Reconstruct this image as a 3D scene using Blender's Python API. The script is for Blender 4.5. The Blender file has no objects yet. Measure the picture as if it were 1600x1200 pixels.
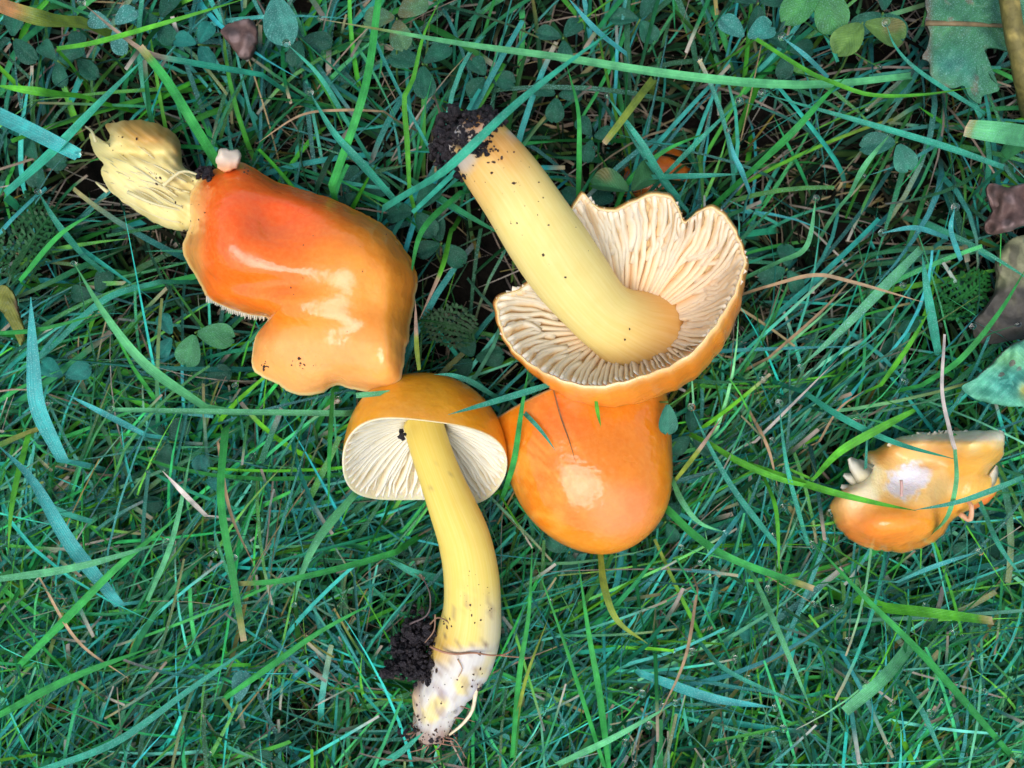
import bpy, bmesh, math
import numpy as np
from math import radians, pi, sin, cos

# ------------------------------------------------------------------ camera, sky, sun, exposure
K = 0.00016875           # metres per working unit (one photograph pixel at the mushrooms' mid height)
HC = 1244.0              # camera height above that level, working units
SOIL = -200.0            # soil level, working units  (soil surface = world z 0)
sc = bpy.context.scene
cam_d = bpy.data.cameras.new("camera")
cam = bpy.data.objects.new("camera", cam_d)
sc.collection.objects.link(cam)
cam.location = (0, 0, (HC - SOIL) * K)
cam_d.sensor_width = 36.0
cam_d.lens = 36.0 * HC / 1600.0
cam_d.clip_start = 0.005
cam_d.clip_end = 200.0
cam_d.dof.use_dof = True
cam_d.dof.focus_distance = (HC - 40) * K
cam_d.dof.aperture_fstop = 15.0
sc.camera = cam

SUN_EL, SUN_AZ = radians(69), radians(208)      # azimuth clockwise from +Y: light comes from the lower edge of the view
world = bpy.data.worlds.new("World"); sc.world = world
world.use_nodes = True
wn = world.node_tree
sky = wn.nodes.new("ShaderNodeTexSky"); sky.sky_type = 'NISHITA'
sky.sun_disc = False; sky.sun_elevation = SUN_EL; sky.sun_rotation = SUN_AZ
sky.air_density = 1.0; sky.dust_density = 2.5; sky.ozone_density = 1.0
bg = wn.nodes["Background"]; bg.inputs[1].default_value = 0.085
wn.links.new(sky.outputs[0], bg.inputs[0])
sun_d = bpy.data.lights.new("sun", 'SUN'); sun_d.energy = 1.5; sun_d.angle = radians(52)
sun_d.color = (1.0, 0.97, 0.93)
sun = bpy.data.objects.new("sun", sun_d); sc.collection.objects.link(sun)
sun.rotation_euler = (pi / 2 - SUN_EL, 0, pi - SUN_AZ)
sun.location = (0, -1, 2)
sc.view_settings.view_transform = 'Standard'; sc.view_settings.look = 'None'
sc.view_settings.exposure = 1.05; sc.view_settings.gamma = 1.0

sc.cycles.max_bounces = 6; sc.cycles.diffuse_bounces = 3; sc.cycles.glossy_bounces = 3
rng = np.random.default_rng(7)

# ------------------------------------------------------------------ helpers
def W(px, py, z):
    """photo pixel + height above the reference level -> working units"""
    px, py, z = np.broadcast_arrays(np.asarray(px, float), np.asarray(py, float), np.asarray(z, float))
    f = (HC - z) / HC
    return np.stack([(px - 800) * f, (600 - py) * f, z], -1)

def proj(P):
    f = HC / (HC - P[..., 2])
    return 800 + P[..., 0] * f, 600 - P[..., 1] * f

class SinNoise:
    def __init__(s, seed, n=14):
        r = np.random.default_rng(seed)
        d = r.normal(size=(n, 3)); d /= np.linalg.norm(d, axis=1)[:, None]
        s.k = d * r.uniform(0.6, 2.2, (n, 1)); s.p = r.uniform(0, 2 * pi, n); s.a = r.uniform(.5, 1, n); s.a /= np.sqrt((s.a ** 2).sum() / 2) * 1.6
    def __call__(s, P, scale):
        Q = np.asarray(P) / scale * 2.2
        return (np.sin(Q @ s.k.T + s.p) * s.a).sum(-1)
NZ = [SinNoise(i) for i in range(8)]

def catmull(pts, n, closed):
    p = np.asarray(pts, float)
    m = len(p)
    if closed:
        ex = np.vstack([p[-1], p, p[0], p[1]]); seg = m
    else:
        ex = np.vstack([2 * p[0] - p[1], p, 2 * p[-1] - p[-2]]); seg = m - 1
    fine = []
    for i in range(seg):
        a, b, c, d = ex[i:i + 4]
        t = np.linspace(0, 1, 16, endpoint=False)[:, None]
        fine.append(.5 * ((2 * b) + (c - a) * t + (2 * a - 5 * b + 4 * c - d) * t * t + (3 * b - a - 3 * c + d) * t ** 3))
    fine = np.vstack(fine + [p[:1] if closed else p[-1:]])
    L = np.r_[0, np.cumsum(np.linalg.norm(np.diff(fine[:, :2], axis=0), axis=1) + 1e-9)]
    q = np.linspace(0, L[-1], n, endpoint=not closed)
    return np.stack([np.interp(q, L, fine[:, k]) for k in range(p.shape[1])], -1)

def in_poly(x, y, poly):
    poly = np.asarray(poly, float)
    r = np.zeros(np.shape(x), bool)
    x1, y1 = poly[-1]
    for x2, y2 in poly:
        c = ((y1 > y) != (y2 > y)) & (x < (x2 - x1) * (y - y1) / ((y2 - y1) or 1e-9) + x1)
        r ^= c
        x1, y1 = x2, y2
    return r

def smooth(a, b, x):
    t = np.clip((x - a) / (b - a), 0, 1); return t * t * (3 - 2 * t)
def gauss(x, y, cx, cy, rx, ry=None):
    ry = ry or rx
    return np.exp(-(((x - cx) / rx) ** 2 + ((y - cy) / ry) ** 2))
def mixc(C, col, w):
    w = np.clip(np.asarray(w), 0, 1)[..., None]
    return C * (1 - w) + np.asarray(col) * w

def to_world(V):
    return (np.asarray(V, float) - np.array([0, 0, SOIL])) * K

FLESH = {'cap', 'stem', 'gill', 'gill_edge', 'gill_fragment', 'stem_fibre', 'torn_flap', 'cap_lip'}
def set_mesh(me, V, F, col=None, uv=None, smooth_shade=True):
    """V world verts, F quads array (n,4) (tri: repeat last index as -1) or list, col per vertex rgb(a), uv per vertex"""
    if isinstance(F, np.ndarray) and F.shape[1] in (3, 4) and not (F < 0).any():
        k = F.shape[1]
        me.vertices.add(len(V)); me.vertices.foreach_set("co", np.asarray(V, np.float32).ravel())
        me.loops.add(F.size); me.loops.foreach_set("vertex_index", F.astype(np.int32).ravel())
        me.polygons.add(len(F)); me.polygons.foreach_set("loop_start", np.arange(0, F.size, k, dtype=np.int32))
        me.update(calc_edges=True)
    else:
        me.from_pydata([tuple(v) for v in V], [], [tuple(int(i) for i in f if i >= 0) for f in F])
    me.validate()
    if me.name.split(".")[0] in FLESH or me.name.startswith(("soil_", "root_", "leaf_blade", "dew_")):
        bm = bmesh.new(); bm.from_mesh(me); bmesh.ops.recalc_face_normals(bm, faces=bm.faces); bm.to_mesh(me); bm.free()
    me.update()
    if col is not None:
        col = np.asarray(col, float)
        if me.name.split(".")[0] in FLESH: col[:, :3] *= .80 if me.name.startswith('gill') else (.84 if me.name.startswith('cap') else .75)
        if me.name.startswith('cap') and col.shape[1] == 4: col[:, :3] *= 1 - (1 - np.array([1.02, .80, .55])) * (1 - col[:, 3:4])
        if col.shape[1] == 3: col = np.c_[col, np.zeros(len(col))]
        at = me.attributes.new("col", 'FLOAT_COLOR', 'POINT')
        at.data.foreach_set("color", col.astype(np.float32).ravel())
    if uv is not None:
        li = np.zeros(len(me.loops), np.int32); me.loops.foreach_get("vertex_index", li)
        ul = me.uv_layers.new(name="uv")
        ul.data.foreach_set("uv", np.asarray(uv, np.float32)[li].ravel())
    me.polygons.foreach_set("use_smooth", np.full(len(me.polygons), smooth_shade))

def mesh(name, V, F, mat, parent=None, origin=None, col=None, uv=None, smooth_shade=True, label=None, cat=None, group=None, kind=None):
    """V in working units. origin (working units) = the object's own location when it has no parent"""
    me = bpy.data.meshes.new(name)
    ow = to_world(origin) if origin is not None else (np.array(parent.location) if parent else np.zeros(3))
    if parent is not None:
        p = parent; ow = np.zeros(3)
        while p is not None:
            ow = ow + np.array(p.location); p = p.parent
    set_mesh(me, to_world(V) - ow, F, col, uv, smooth_shade)
    me.materials.append(mat)
    o = bpy.data.objects.new(name, me); sc.collection.objects.link(o)
    if parent is not None: o.parent = parent
    else: o.location = ow
    tag(o, label, cat, group, kind)
    return o

def tag(o, label=None, cat=None, group=None, kind=None):
    if label: o["label"] = label
    if cat: o["category"] = cat
    if group: o["group"] = group
    if kind: o["kind"] = kind

def thing(name, origin, label, cat, group=None):
    o = bpy.data.objects.new(name, None); sc.collection.objects.link(o)
    o.empty_display_size = 0.005
    o.location = to_world(origin); tag(o, label, cat, group); return o

def ring_faces(m, n, pole0=False, pole1=False):
    """m rings of n verts (closed round), optional pole verts appended after the rings"""
    i, j = np.meshgrid(np.arange(m - 1), np.arange(n), indexing='ij')
    a = i * n + j; b = i * n + (j + 1) % n
    F = [tuple(x) for x in np.stack([a, b, b + n, a + n], -1).reshape(-1, 4)]
    k = m * n
    if pole0:
        F += [((j + 1) % n, j, k) for j in range(n)]; k += 1
    if pole1:
        o = (m - 1) * n
        F += [(o + j, o + (j + 1) % n, k) for j in range(n)]
    return F

ICO_V, ICO_F = None, None
def _ico():
    g = (1 + 5 ** .5) / 2
    v = np.array([(-1, g, 0), (1, g, 0), (-1, -g, 0), (1, -g, 0), (0, -1, g), (0, 1, g), (0, -1, -g), (0, 1, -g), (g, 0, -1), (g, 0, 1), (-g, 0, -1), (-g, 0, 1)], float)
    v /= np.linalg.norm(v[0])
    f = np.array([(0, 11, 5), (0, 5, 1), (0, 1, 7), (0, 7, 10), (0, 10, 11), (1, 5, 9), (5, 11, 4), (11, 10, 2), (10, 7, 6), (7, 1, 8), (3, 9, 4), (3, 4, 2), (3, 2, 6), (3, 6, 8), (3, 8, 9), (4, 9, 5), (2, 4, 11), (6, 2, 10), (8, 6, 7), (9, 8, 1)])
    return v, f
ICO_V, ICO_F = _ico()

def crumbs(P, R, r=rng, flat=.75):
    """many little broken lumps as one mesh: centres P (n,3), radii R"""
    P = np.asarray(P, float); n = len(P)
    jit = r.uniform(.6, 1.35, (n, 12, 1))
    an = r.uniform(.6, 1.3, (n, 1, 3)); an[..., 2] *= flat
    V = P[:, None, :] + ICO_V[None] * jit * an * np.asarray(R).reshape(n, 1, 1)
    F = (ICO_F[None] + (np.arange(n) * 12)[:, None, None]).reshape(-1, 3)
    return V.reshape(-1, 3), F

def tube(path, radii, n=10, wob=0.0, seed=0, zr=1.0):
    """path (m,3) working units, radii (m,) -> V, F, (s, angle)"""
    p = np.asarray(path, float); m = len(p); radii = np.asarray(radii, float)
    t = np.gradient(p, axis=0); t /= np.linalg.norm(t, axis=1)[:, None] + 1e-9
    up = np.array([0, 0, 1.0])
    sd = np.cross(t, up); ln = np.linalg.norm(sd, axis=1)[:, None]
    sd = np.where(ln > .05, sd / (ln + 1e-9), np.array([1.0, 0, 0])); u2 = np.cross(sd, t)
    a = np.linspace(0, 2 * pi, n, endpoint=False)
    rr = radii[:, None] * np.ones(n)
    base = p[:, None] + (sd[:, None] * np.cos(a)[None, :, None] + u2[:, None] * np.sin(a)[None, :, None] * zr) * rr[..., None]
    if wob:
        d = base - p[:, None]
        base = p[:, None] + d * (1 + wob * NZ[seed % 8](base, radii.mean() * 2.2))[..., None]
    V = np.vstack([base.reshape(-1, 3), p[:1], p[-1:]])
    F = ring_faces(m, n, True, True)
    s = np.repeat(np.linspace(0, 1, m), n); an = np.tile(a, m)
    return V, F, np.r_[s, 0, 1], np.r_[an, 0, 0]

def join(parts):
    Vs, Fs, k = [], [], 0
    for V, F in parts:
        Vs.append(V)
        Fs += [tuple(int(i) + k for i in f) for f in F]
        k += len(V)
    return np.vstack(Vs), Fs

# ------------------------------------------------------------------ materials
def newmat(name):
    m = bpy.data.materials.new(name); m.use_nodes = True
    nt = m.node_tree; b = nt.nodes["Principled BSDF"]
    return m, nt, b
def N(nt, t, **kw):
    n = nt.nodes.new(t)
    for k, v in kw.items(): setattr(n, k, v)
    return n
def noise(nt, scale, detail=3, rough=.55, coord=None, vec=None):
    n = N(nt, "ShaderNodeTexNoise"); n.inputs["Scale"].default_value = scale
    n.inputs["Detail"].default_value = detail; n.inputs["Roughness"].default_value = rough
    if vec is not None: nt.links.new(vec, n.inputs["Vector"])
    else:
        g = N(nt, "ShaderNodeNewGeometry"); nt.links.new(g.outputs["Position"], n.inputs["Vector"])
    return n
def mathn(nt, op, a, b=None, clamp=False):
    n = N(nt, "ShaderNodeMath", operation=op); n.use_clamp = clamp
    for i, x in enumerate((a, b)):
        if x is None: continue
        if isinstance(x, (int, float)): n.inputs[i].default_value = x
        else: nt.links.new(x, n.inputs[i])
    return n.outputs[0]
def mixrgb(nt, fac, a, b, mode='MIX'):
    n = N(nt, "ShaderNodeMix", data_type='RGBA', blend_type=mode)
    for s, x in ((n.inputs[0], fac), (n.inputs[6], a), (n.inputs[7], b)):
        if isinstance(x, (int, float)): s.default_value = x
        elif isinstance(x, tuple): s.default_value = (*x, 1) if len(x) == 3 else x
        else: nt.links.new(x, s)
    return n.outputs[2]
def ramp(nt, x, lo, hi):
    n = N(nt, "ShaderNodeMapRange"); n.inputs[1].default_value = lo; n.inputs[2].default_value = hi
    nt.links.new(x, n.inputs[0]); return n.outputs[0]
def bump(nt, b, h, dist, strength=1.0, sock="Normal"):
    n = N(nt, "ShaderNodeBump"); n.inputs["Strength"].default_value = strength; n.inputs["Distance"].default_value = dist
    nt.links.new(h, n.inputs["Height"]); nt.links.new(n.outputs[0], b.inputs[sock]); return n
def attr(nt):
    n = N(nt, "ShaderNodeAttribute"); n.attribute_name = "col"; return n

def make_leaf_mat(name, spec=.16, rough=.30, transl=.22, stripes=True, dewcol=(.34, .70, .66)):
    m, nt, b = newmat(name)
    a = attr(nt)
    uv = N(nt, "ShaderNodeUVMap"); uv.uv_map = "uv"
    sx = N(nt, "ShaderNodeSeparateXYZ"); nt.links.new(uv.outputs[0], sx.inputs[0])
    col = a.outputs["Color"]
    n1 = noise(nt, 260, 3)
    col = mixrgb(nt, 1.0, col, mixrgb(nt, ramp(nt, n1.outputs["Fac"], .3, .7), (.62, .66, .66), (1.35, 1.3, 1.25)), 'MULTIPLY')
    if stripes:
        w = mathn(nt, 'SINE', mathn(nt, 'MULTIPLY', sx.outputs[0], 44.0))
        rib = mathn(nt, 'SUBTRACT', 1.0, mathn(nt, 'MULTIPLY', mathn(nt, 'ABSOLUTE', mathn(nt, 'SUBTRACT', sx.outputs[0], .5)), 9.0), True)
        col = mixrgb(nt, mathn(nt, 'MULTIPLY', rib, .35), col, mixrgb(nt, 1.0, col, (1.7, 1.5, 1.5), 'MULTIPLY'))
        col = mixrgb(nt, mathn(nt, 'MULTIPLY', w, .16, True), col, mixrgb(nt, 1.0, col, (.55, .6, .6), 'MULTIPLY'))
    else:
        w = mathn(nt, 'SINE', mathn(nt, 'MULTIPLY', mathn(nt, 'SUBTRACT', sx.outputs[1], mathn(nt, 'MULTIPLY', mathn(nt, 'ABSOLUTE', mathn(nt, 'SUBTRACT', sx.outputs[0], .5)), 1.1)), 62.0))
        col = mixrgb(nt, mathn(nt, 'MULTIPLY', ramp(nt, w, .55, 1.0), .3), col, mixrgb(nt, 1.0, col, (1.9, 1.6, 1.6), 'MULTIPLY'))
    dn = noise(nt, 3300, 2)
    dm = mathn(nt, 'MULTIPLY', ramp(nt, dn.outputs["Fac"], .54, .66), a.outputs["Alpha"], True)
    col = mixrgb(nt, mathn(nt, 'ADD', mathn(nt, 'MULTIPLY', dm, .6), mathn(nt, 'MULTIPLY', a.outputs["Alpha"], .14), True), col, dewcol)  # dew speckles, plus an even film painting sky sheen into the colour
    nt.links.new(col, b.inputs["Base Color"])
    b.inputs["Roughness"].default_value = rough
    b.inputs["Specular IOR Level"].default_value = spec
    h = mathn(nt, 'MULTIPLY', dm, 1.0)
    if w is not None: h = mathn(nt, 'ADD', h, mathn(nt, 'MULTIPLY', w, .35))
    bump(nt, b, h, .00012, .7)
    tr = N(nt, "ShaderNodeBsdfTranslucent")
    nt.links.new(mixrgb(nt, 1.0, col, (1.2, 1.35, .75), 'MULTIPLY'), tr.inputs[0])
    mx = N(nt, "ShaderNodeMixShader"); mx.inputs[0].default_value = transl
    out = nt.nodes["Material Output"]
    nt.links.new(b.outputs[0], mx.inputs[1]); nt.links.new(tr.outputs[0], mx.inputs[2]); nt.links.new(mx.outputs[0], out.inputs[0])
    return m
M_GRASS = make_leaf_mat("grass_blade")
M_DRY = make_leaf_mat("dry_grass", spec=.08, rough=.75, transl=.12)
M_UNDER = make_leaf_mat("shaded_grass", spec=.08, rough=.7, transl=.08)
M_LEAF = make_leaf_mat("leaf", spec=.14, rough=.36, transl=.18, stripes=False)

def make_cap_mat():
    m, nt, b = newmat("waxy_cap")
    a = attr(nt)
    n1 = noise(nt, 90, 4, .6); n2 = noise(nt, 900, 3, .6)
    c = mixrgb(nt, ramp(nt, n1.outputs["Fac"], .35, .65), mixrgb(nt, 1.0, a.outputs["Color"], (.93, .88, .80), 'MULTIPLY'), mixrgb(nt, 1.0, a.outputs["Color"], (1.05, 1.08, 1.1), 'MULTIPLY'))
    c = mixrgb(nt, mathn(nt, 'MULTIPLY', ramp(nt, n2.outputs["Fac"], .35, .65), .08), c, (.95, .55, .16))
    nt.links.new(c, b.inputs["Base Color"])
    b.inputs["Roughness"].default_value = .4; b.inputs["Specular IOR Level"].default_value = .15
    b.inputs["Subsurface Weight"].default_value = .5
    b.inputs["Subsurface Radius"].default_value = (1.0, .5, .12)
    b.inputs["Subsurface Scale"].default_value = .004
    cw = mathn(nt, 'SUBTRACT', 1.0, mathn(nt, 'MULTIPLY', a.outputs["Alpha"], 1.0), True)
    nt.links.new(mathn(nt, 'MULTIPLY', cw, 1.0), b.inputs["Coat Weight"]); b.inputs['Coat IOR'].default_value = 1.52
    cr = noise(nt, 70, 3, .6)
    nt.links.new(mathn(nt, 'ADD', .09, mathn(nt, 'MULTIPLY', ramp(nt, cr.outputs["Fac"], .4, .65), .2)), b.inputs["Coat Roughness"])
    n3 = noise(nt, 130, 3, .5); n4 = noise(nt, 1500, 2, .5)
    n5 = noise(nt, 700, 4, .6)
    h = mathn(nt, 'ADD', n3.outputs["Fac"], mathn(nt, 'ADD', mathn(nt, 'MULTIPLY', n4.outputs["Fac"], .012), mathn(nt, 'MULTIPLY', mathn(nt, 'MULTIPLY', n5.outputs["Fac"], a.outputs["Alpha"]), .6)))
    bm = bump(nt, b, h, .0016, .42)
    nt.links.new(bm.outputs[0], b.inputs["Coat Normal"])
    return m
M_CAP = make_cap_mat()

def make_stem_mat():
    m, nt, b = newmat("fibrous_stem")
    a = attr(nt)
    uv = N(nt, "ShaderNodeUVMap"); uv.uv_map = "uv"
    mp = N(nt, "ShaderNodeMapping"); mp.inputs["Scale"].default_value = (34, 2.0, 1)
    nt.links.new(uv.outputs[0], mp.inputs[0])
    f = noise(nt, 2.2, 5, .65, vec=mp.outputs[0])
    f2 = noise(nt, 160, 3)
    c = mixrgb(nt, ramp(nt, f.outputs["Fac"], .42, .72), mixrgb(nt, 1.0, a.outputs["Color"], (.97, .95, .90), 'MULTIPLY'), mixrgb(nt, .11, a.outputs["Color"], (.92, .84, .58)))
    c = mixrgb(nt, mathn(nt, 'MULTIPLY', ramp(nt, f2.outputs["Fac"], .5, .75), .25), c, mixrgb(nt, 1.0, a.outputs["Color"], (.92, .78, .6), 'MULTIPLY'))
    nt.links.new(c, b.inputs["Base Color"])
    b.inputs["Roughness"].default_value = .5; b.inputs["Specular IOR Level"].default_value = .2
    b.inputs["Subsurface Weight"].default_value = .3
    b.inputs["Subsurface Radius"].default_value = (1.0, .7, .25)
    b.inputs["Subsurface Scale"].default_value = .003
    bump(nt, b, f.outputs["Fac"], .0003, .15)
    return m
M_STEM = make_stem_mat()

def make_gill_mat():
    m, nt, b = newmat("gill")
    a = attr(nt)
    n1 = noise(nt, 420, 3)
    c = mixrgb(nt, 1.0, a.outputs["Color"], mixrgb(nt, n1.outputs["Fac"], (.9, .88, .82), (1.06, 1.06, 1.06)), 'MULTIPLY')
    nt.links.new(c, b.inputs["Base Color"])
    b.inputs["Roughness"].default_value = .45; b.inputs["Specular IOR Level"].default_value = .2
    b.inputs["Subsurface Weight"].default_value = .35
    b.inputs["Subsurface Radius"].default_value = (1.0, .75, .4)
    b.inputs["Subsurface Scale"].default_value = .004
    return m
M_GILL = make_gill_mat()

def make_soil_mat(name, dark, light, scale):
    m, nt, b = newmat(name)
    n1 = noise(nt, scale, 5, .65); n2 = noise(nt, scale * 9, 2)
    c = mixrgb(nt, ramp(nt, n1.outputs["Fac"], .35, .7), dark, light)
    c = mixrgb(nt, mathn(nt, 'MULTIPLY', ramp(nt, n2.outputs["Fac"], .66, .72), .6), c, (.30, .28, .30))
    nt.links.new(c, b.inputs["Base Color"]); b.inputs["Roughness"].default_value = .42; b.inputs["Specular IOR Level"].default_value = .2
    bump(nt, b, n1.outputs["Fac"], .002, .8)
    return m
M_SOIL = make_soil_mat("soil", (.006, .006, .005), (.030, .024, .017), 160)
M_CLOD = make_soil_mat("soil_clod", (.006, .005, .008), (.035, .028, .030), 500)

def make_plain(name, rough=.6, sss=0):
    m, nt, b = newmat(name)
    a = attr(nt); n1 = noise(nt, 500, 4)
    c = mixrgb(nt, 1.0, a.outputs["Color"], mixrgb(nt, ramp(nt, n1.outputs["Fac"], .3, .7), (.7, .68, .66), (1.2, 1.2, 1.2)), 'MULTIPLY')
    nt.links.new(c, b.inputs["Base Color"]); b.inputs["Roughness"].default_value = rough
    bump(nt, b, n1.outputs["Fac"], .0006, .6)
    return m
M_FIBRE = make_plain("fibre", .7)
M_SPECK = make_soil_mat("soil_speck", (.035, .02, .014), (.13, .08, .055), 900)

def make_dew():
    m, nt, b = newmat("dew_water")
    b.inputs["Base Color"].default_value = (.95, 1, 1, 1); b.inputs["Roughness"].default_value = .0
    b.inputs["IOR"].default_value = 1.33; b.inputs["Transmission Weight"].default_value = 1.0
    n1 = noise(nt, 300, 1); bump(nt, b, n1.outputs["Fac"], .0001, .1)
    return m
M_DEW = make_dew()

# ------------------------------------------------------------------ ground
def build_ground():
    # fine sheet under the turf, then coarse rings out to the horizon, one mesh
    xs = np.r_[-60 / K, -6 / K, -1.2 / K, np.linspace(-2400, 2400, 97), 1.2 / K, 6 / K, 60 / K]
    X, Y = np.meshgrid(xs, xs, indexing='ij')
    P = np.stack([X, Y, np.zeros_like(X)], -1)
    near = (np.abs(X) < 2300) & (np.abs(Y) < 2300)
    Z = SOIL + np.where(near, 9 * NZ[0](P, 160) + 5 * NZ[1](P, 60), 0) - 8
    V = np.stack([X, Y, Z], -1).reshape(-1, 3)
    n = len(xs); i, j = np.meshgrid(np.arange(n - 1), np.arange(n - 1), indexing='ij'); a = i * n + j
    F = np.stack([a, a + n, a + n + 1, a + 1], -1).reshape(-1, 4)
    m, nt, b = newmat("lawn_soil")
    g = N(nt, "ShaderNodeNewGeometry"); ln = N(nt, "ShaderNodeVectorMath", operation='LENGTH'); nt.links.new(g.outputs["Position"], ln.inputs[0])
    n1 = noise(nt, 170, 5, .65); n2 = noise(nt, 40, 5, .7)
    s = mixrgb(nt, ramp(nt, n1.outputs["Fac"], .35, .7), (.002, .002, .0016), (.010, .008, .006))  # near-black soil colours paint in the shade deep between the blades
    gr = mixrgb(nt, n2.outputs["Fac"], (.015, .05, .012), (.05, .11, .03))
    nt.links.new(mixrgb(nt, ramp(nt, ln.outputs["Value"], .34, .5), s, gr), b.inputs["Base Color"])
    b.inputs["Roughness"].default_value = .8; b.inputs["Specular IOR Level"].default_value = .06
    bump(nt, b, n1.outputs["Fac"], .003, .8)
    mesh("ground", V, F, m, kind="structure")
build_ground()

# ------------------------------------------------------------------ traced outlines (photo pixels) of what lies on the grass
OUT_A = [(312, 280), (330, 266), (350, 258), (372, 252), (395, 262), (432, 284), (480, 298), (540, 320), (600, 352), (634, 392), (652, 432), (648, 472), (640, 512), (634, 552),
         (626, 592), (608, 608), (572, 612), (524, 603), (500, 616), (468, 618), (436, 602), (404, 584), (396, 578), (394, 560), (397, 534), (403, 520), (416, 503), (417, 499), (412, 495), (398, 493), (380, 490), (356, 482), (324, 466), (308, 436), (290, 408), (285, 384), (297, 350), (294, 312)]
OUT_AS = [(140, 208), (152, 214), (166, 222), (172, 212), (165, 195), (186, 190), (208, 187), (235, 190), (260, 200), (276, 213), (283, 232), (284, 252), (292, 264), (318, 276), (335, 300), (330, 345), (305, 358), (276, 360), (240, 347), (205, 324), (170, 296), (158, 270), (160, 255), (146, 236)]
RIM_B = [(776, 482), (781, 463), (805, 455), (820, 447), (845, 420), (870, 385), (885, 345), (900, 318), (911, 303), (926, 318), (943, 327), (961, 328), (987, 316), (1004, 308), (1026, 303), (1046, 307), (1058, 322), (1068, 345), (1078, 342), (1091, 331), (1115, 324), (1138, 344), (1156, 378), (1165, 409), (1157, 432), (1147, 461), (1127, 495), (1108, 521), (1086, 547), (1056, 567), (1021, 582), (978, 595), (935, 604), (896, 599), (857, 586), (826, 567), (798, 543), (783, 513)]
OUT_B = [(776, 482), (781, 463), (805, 450), (845, 420), (700, 300), (672, 240), (690, 160), (760, 160), (800, 215), (880, 290), (911, 303), (961, 320), (1026, 300), (1068, 340), (1115, 322), (1156, 378), (1166, 409), (1156, 452), (1140, 521), (1117, 565), (1091, 600), (1065, 622), (1030, 638), (987, 636), (922, 622), (870, 602), (800, 550)]
OUT_C = [(650, 556), (600, 580), (560, 630), (538, 700), (545, 760), (590, 795), (660, 803), (684, 840), (692, 900), (692, 966), (610, 965), (600, 1050), (635, 1060), (632, 1100), (640, 1170), (705, 1170), (725, 1105), (770, 1040), (784, 1000), (784, 945), (780, 880), (767, 830), (745, 790), (775, 770), (792, 722), (775, 660), (735, 600), (690, 563)]
OUT_D = [(850, 590), (808, 625), (785, 680), (792, 760), (815, 808), (860, 842), (930, 856), (1000, 850), (1030, 818), (1044, 760), (1046, 690), (1040, 630), (1010, 600)]
OUT_E = [(1299, 800), (1303, 778), (1318, 764), (1338, 752), (1350, 738), (1352, 722), (1350, 708), (1372, 702), (1395, 686), (1430, 681), (1470, 676), (1520, 674), (1562, 675), (1568, 690), (1566, 712), (1545, 738), (1560, 748), (1556, 768), (1520, 792), (1490, 812), (1470, 838), (1440, 856), (1395, 863), (1350, 852), (1315, 832)]
HOLLOWS = [([(655, 300), (690, 330), (780, 440), (770, 520), (850, 600), (795, 640), (740, 590), (655, 560)], -104),
           ([(1050, 600), (1110, 590), (1130, 700), (1060, 760)], -110), ([(280, 420), (400, 500), (390, 600), (250, 520)], -105), ([(285, 160), (420, 190), (500, 290), (380, 240)], -100), ([(1290, 680), (1345, 690), (1300, 780), (1270, 740)], -115), ([(520, 800), (650, 810), (680, 900), (600, 860)], -90), ([(1060, 330), (1240, 330), (1240, 560), (1160, 560), (1170, 400)], -70)]
MASKS = HOLLOWS + [(OUT_A, -70), (OUT_AS, -70), (OUT_B, -60), (OUT_C, -90), (OUT_D, -95), (OUT_E, -75)]

def inflate(poly, step=2.5):
    """smooth swelling inside a traced outline (a soap film under pressure), sampled on a raster"""
    poly = np.asarray(poly, float); lo = poly.min(0) - 4 * step; hi = poly.max(0) + 4 * step
    gx = np.arange(lo[0], hi[0], step); gy = np.arange(lo[1], hi[1], step)
    X, Y = np.meshgrid(gx, gy, indexing='ij'); m = in_poly(X, Y, poly)
    d = m.copy(); d[1:] |= m[:-1]; d[:-1] |= m[1:]; d[:, 1:] |= m[:, :-1]; d[:, :-1] |= m[:, 1:]
    h = np.zeros(X.shape)
    for _ in range(2200):
        a = np.zeros_like(h); a[1:-1, 1:-1] = .25 * (h[2:, 1:-1] + h[:-2, 1:-1] + h[1:-1, 2:] + h[1:-1, :-2]) + .001
        h = a * d
    for _ in range(4):
        a = h.copy(); a[1:-1, 1:-1] = (h[1:-1, 1:-1] * 2 + h[2:, 1:-1] + h[:-2, 1:-1] + h[1:-1, 2:] + h[1:-1, :-2]) / 6; h = a
    h /= h.max()
    def f(x, y):
        u = np.clip((x - lo[0]) / step, 0, len(gx) - 2.001); v = np.clip((y - lo[1]) / step, 0, len(gy) - 2.001)
        i, j = u.astype(int), v.astype(int); a, b = u - i, v - j
        return h[i, j] * (1 - a) * (1 - b) + h[i + 1, j] * a * (1 - b) + h[i, j + 1] * (1 - a) * b + h[i + 1, j + 1] * a * b
    return f

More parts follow.
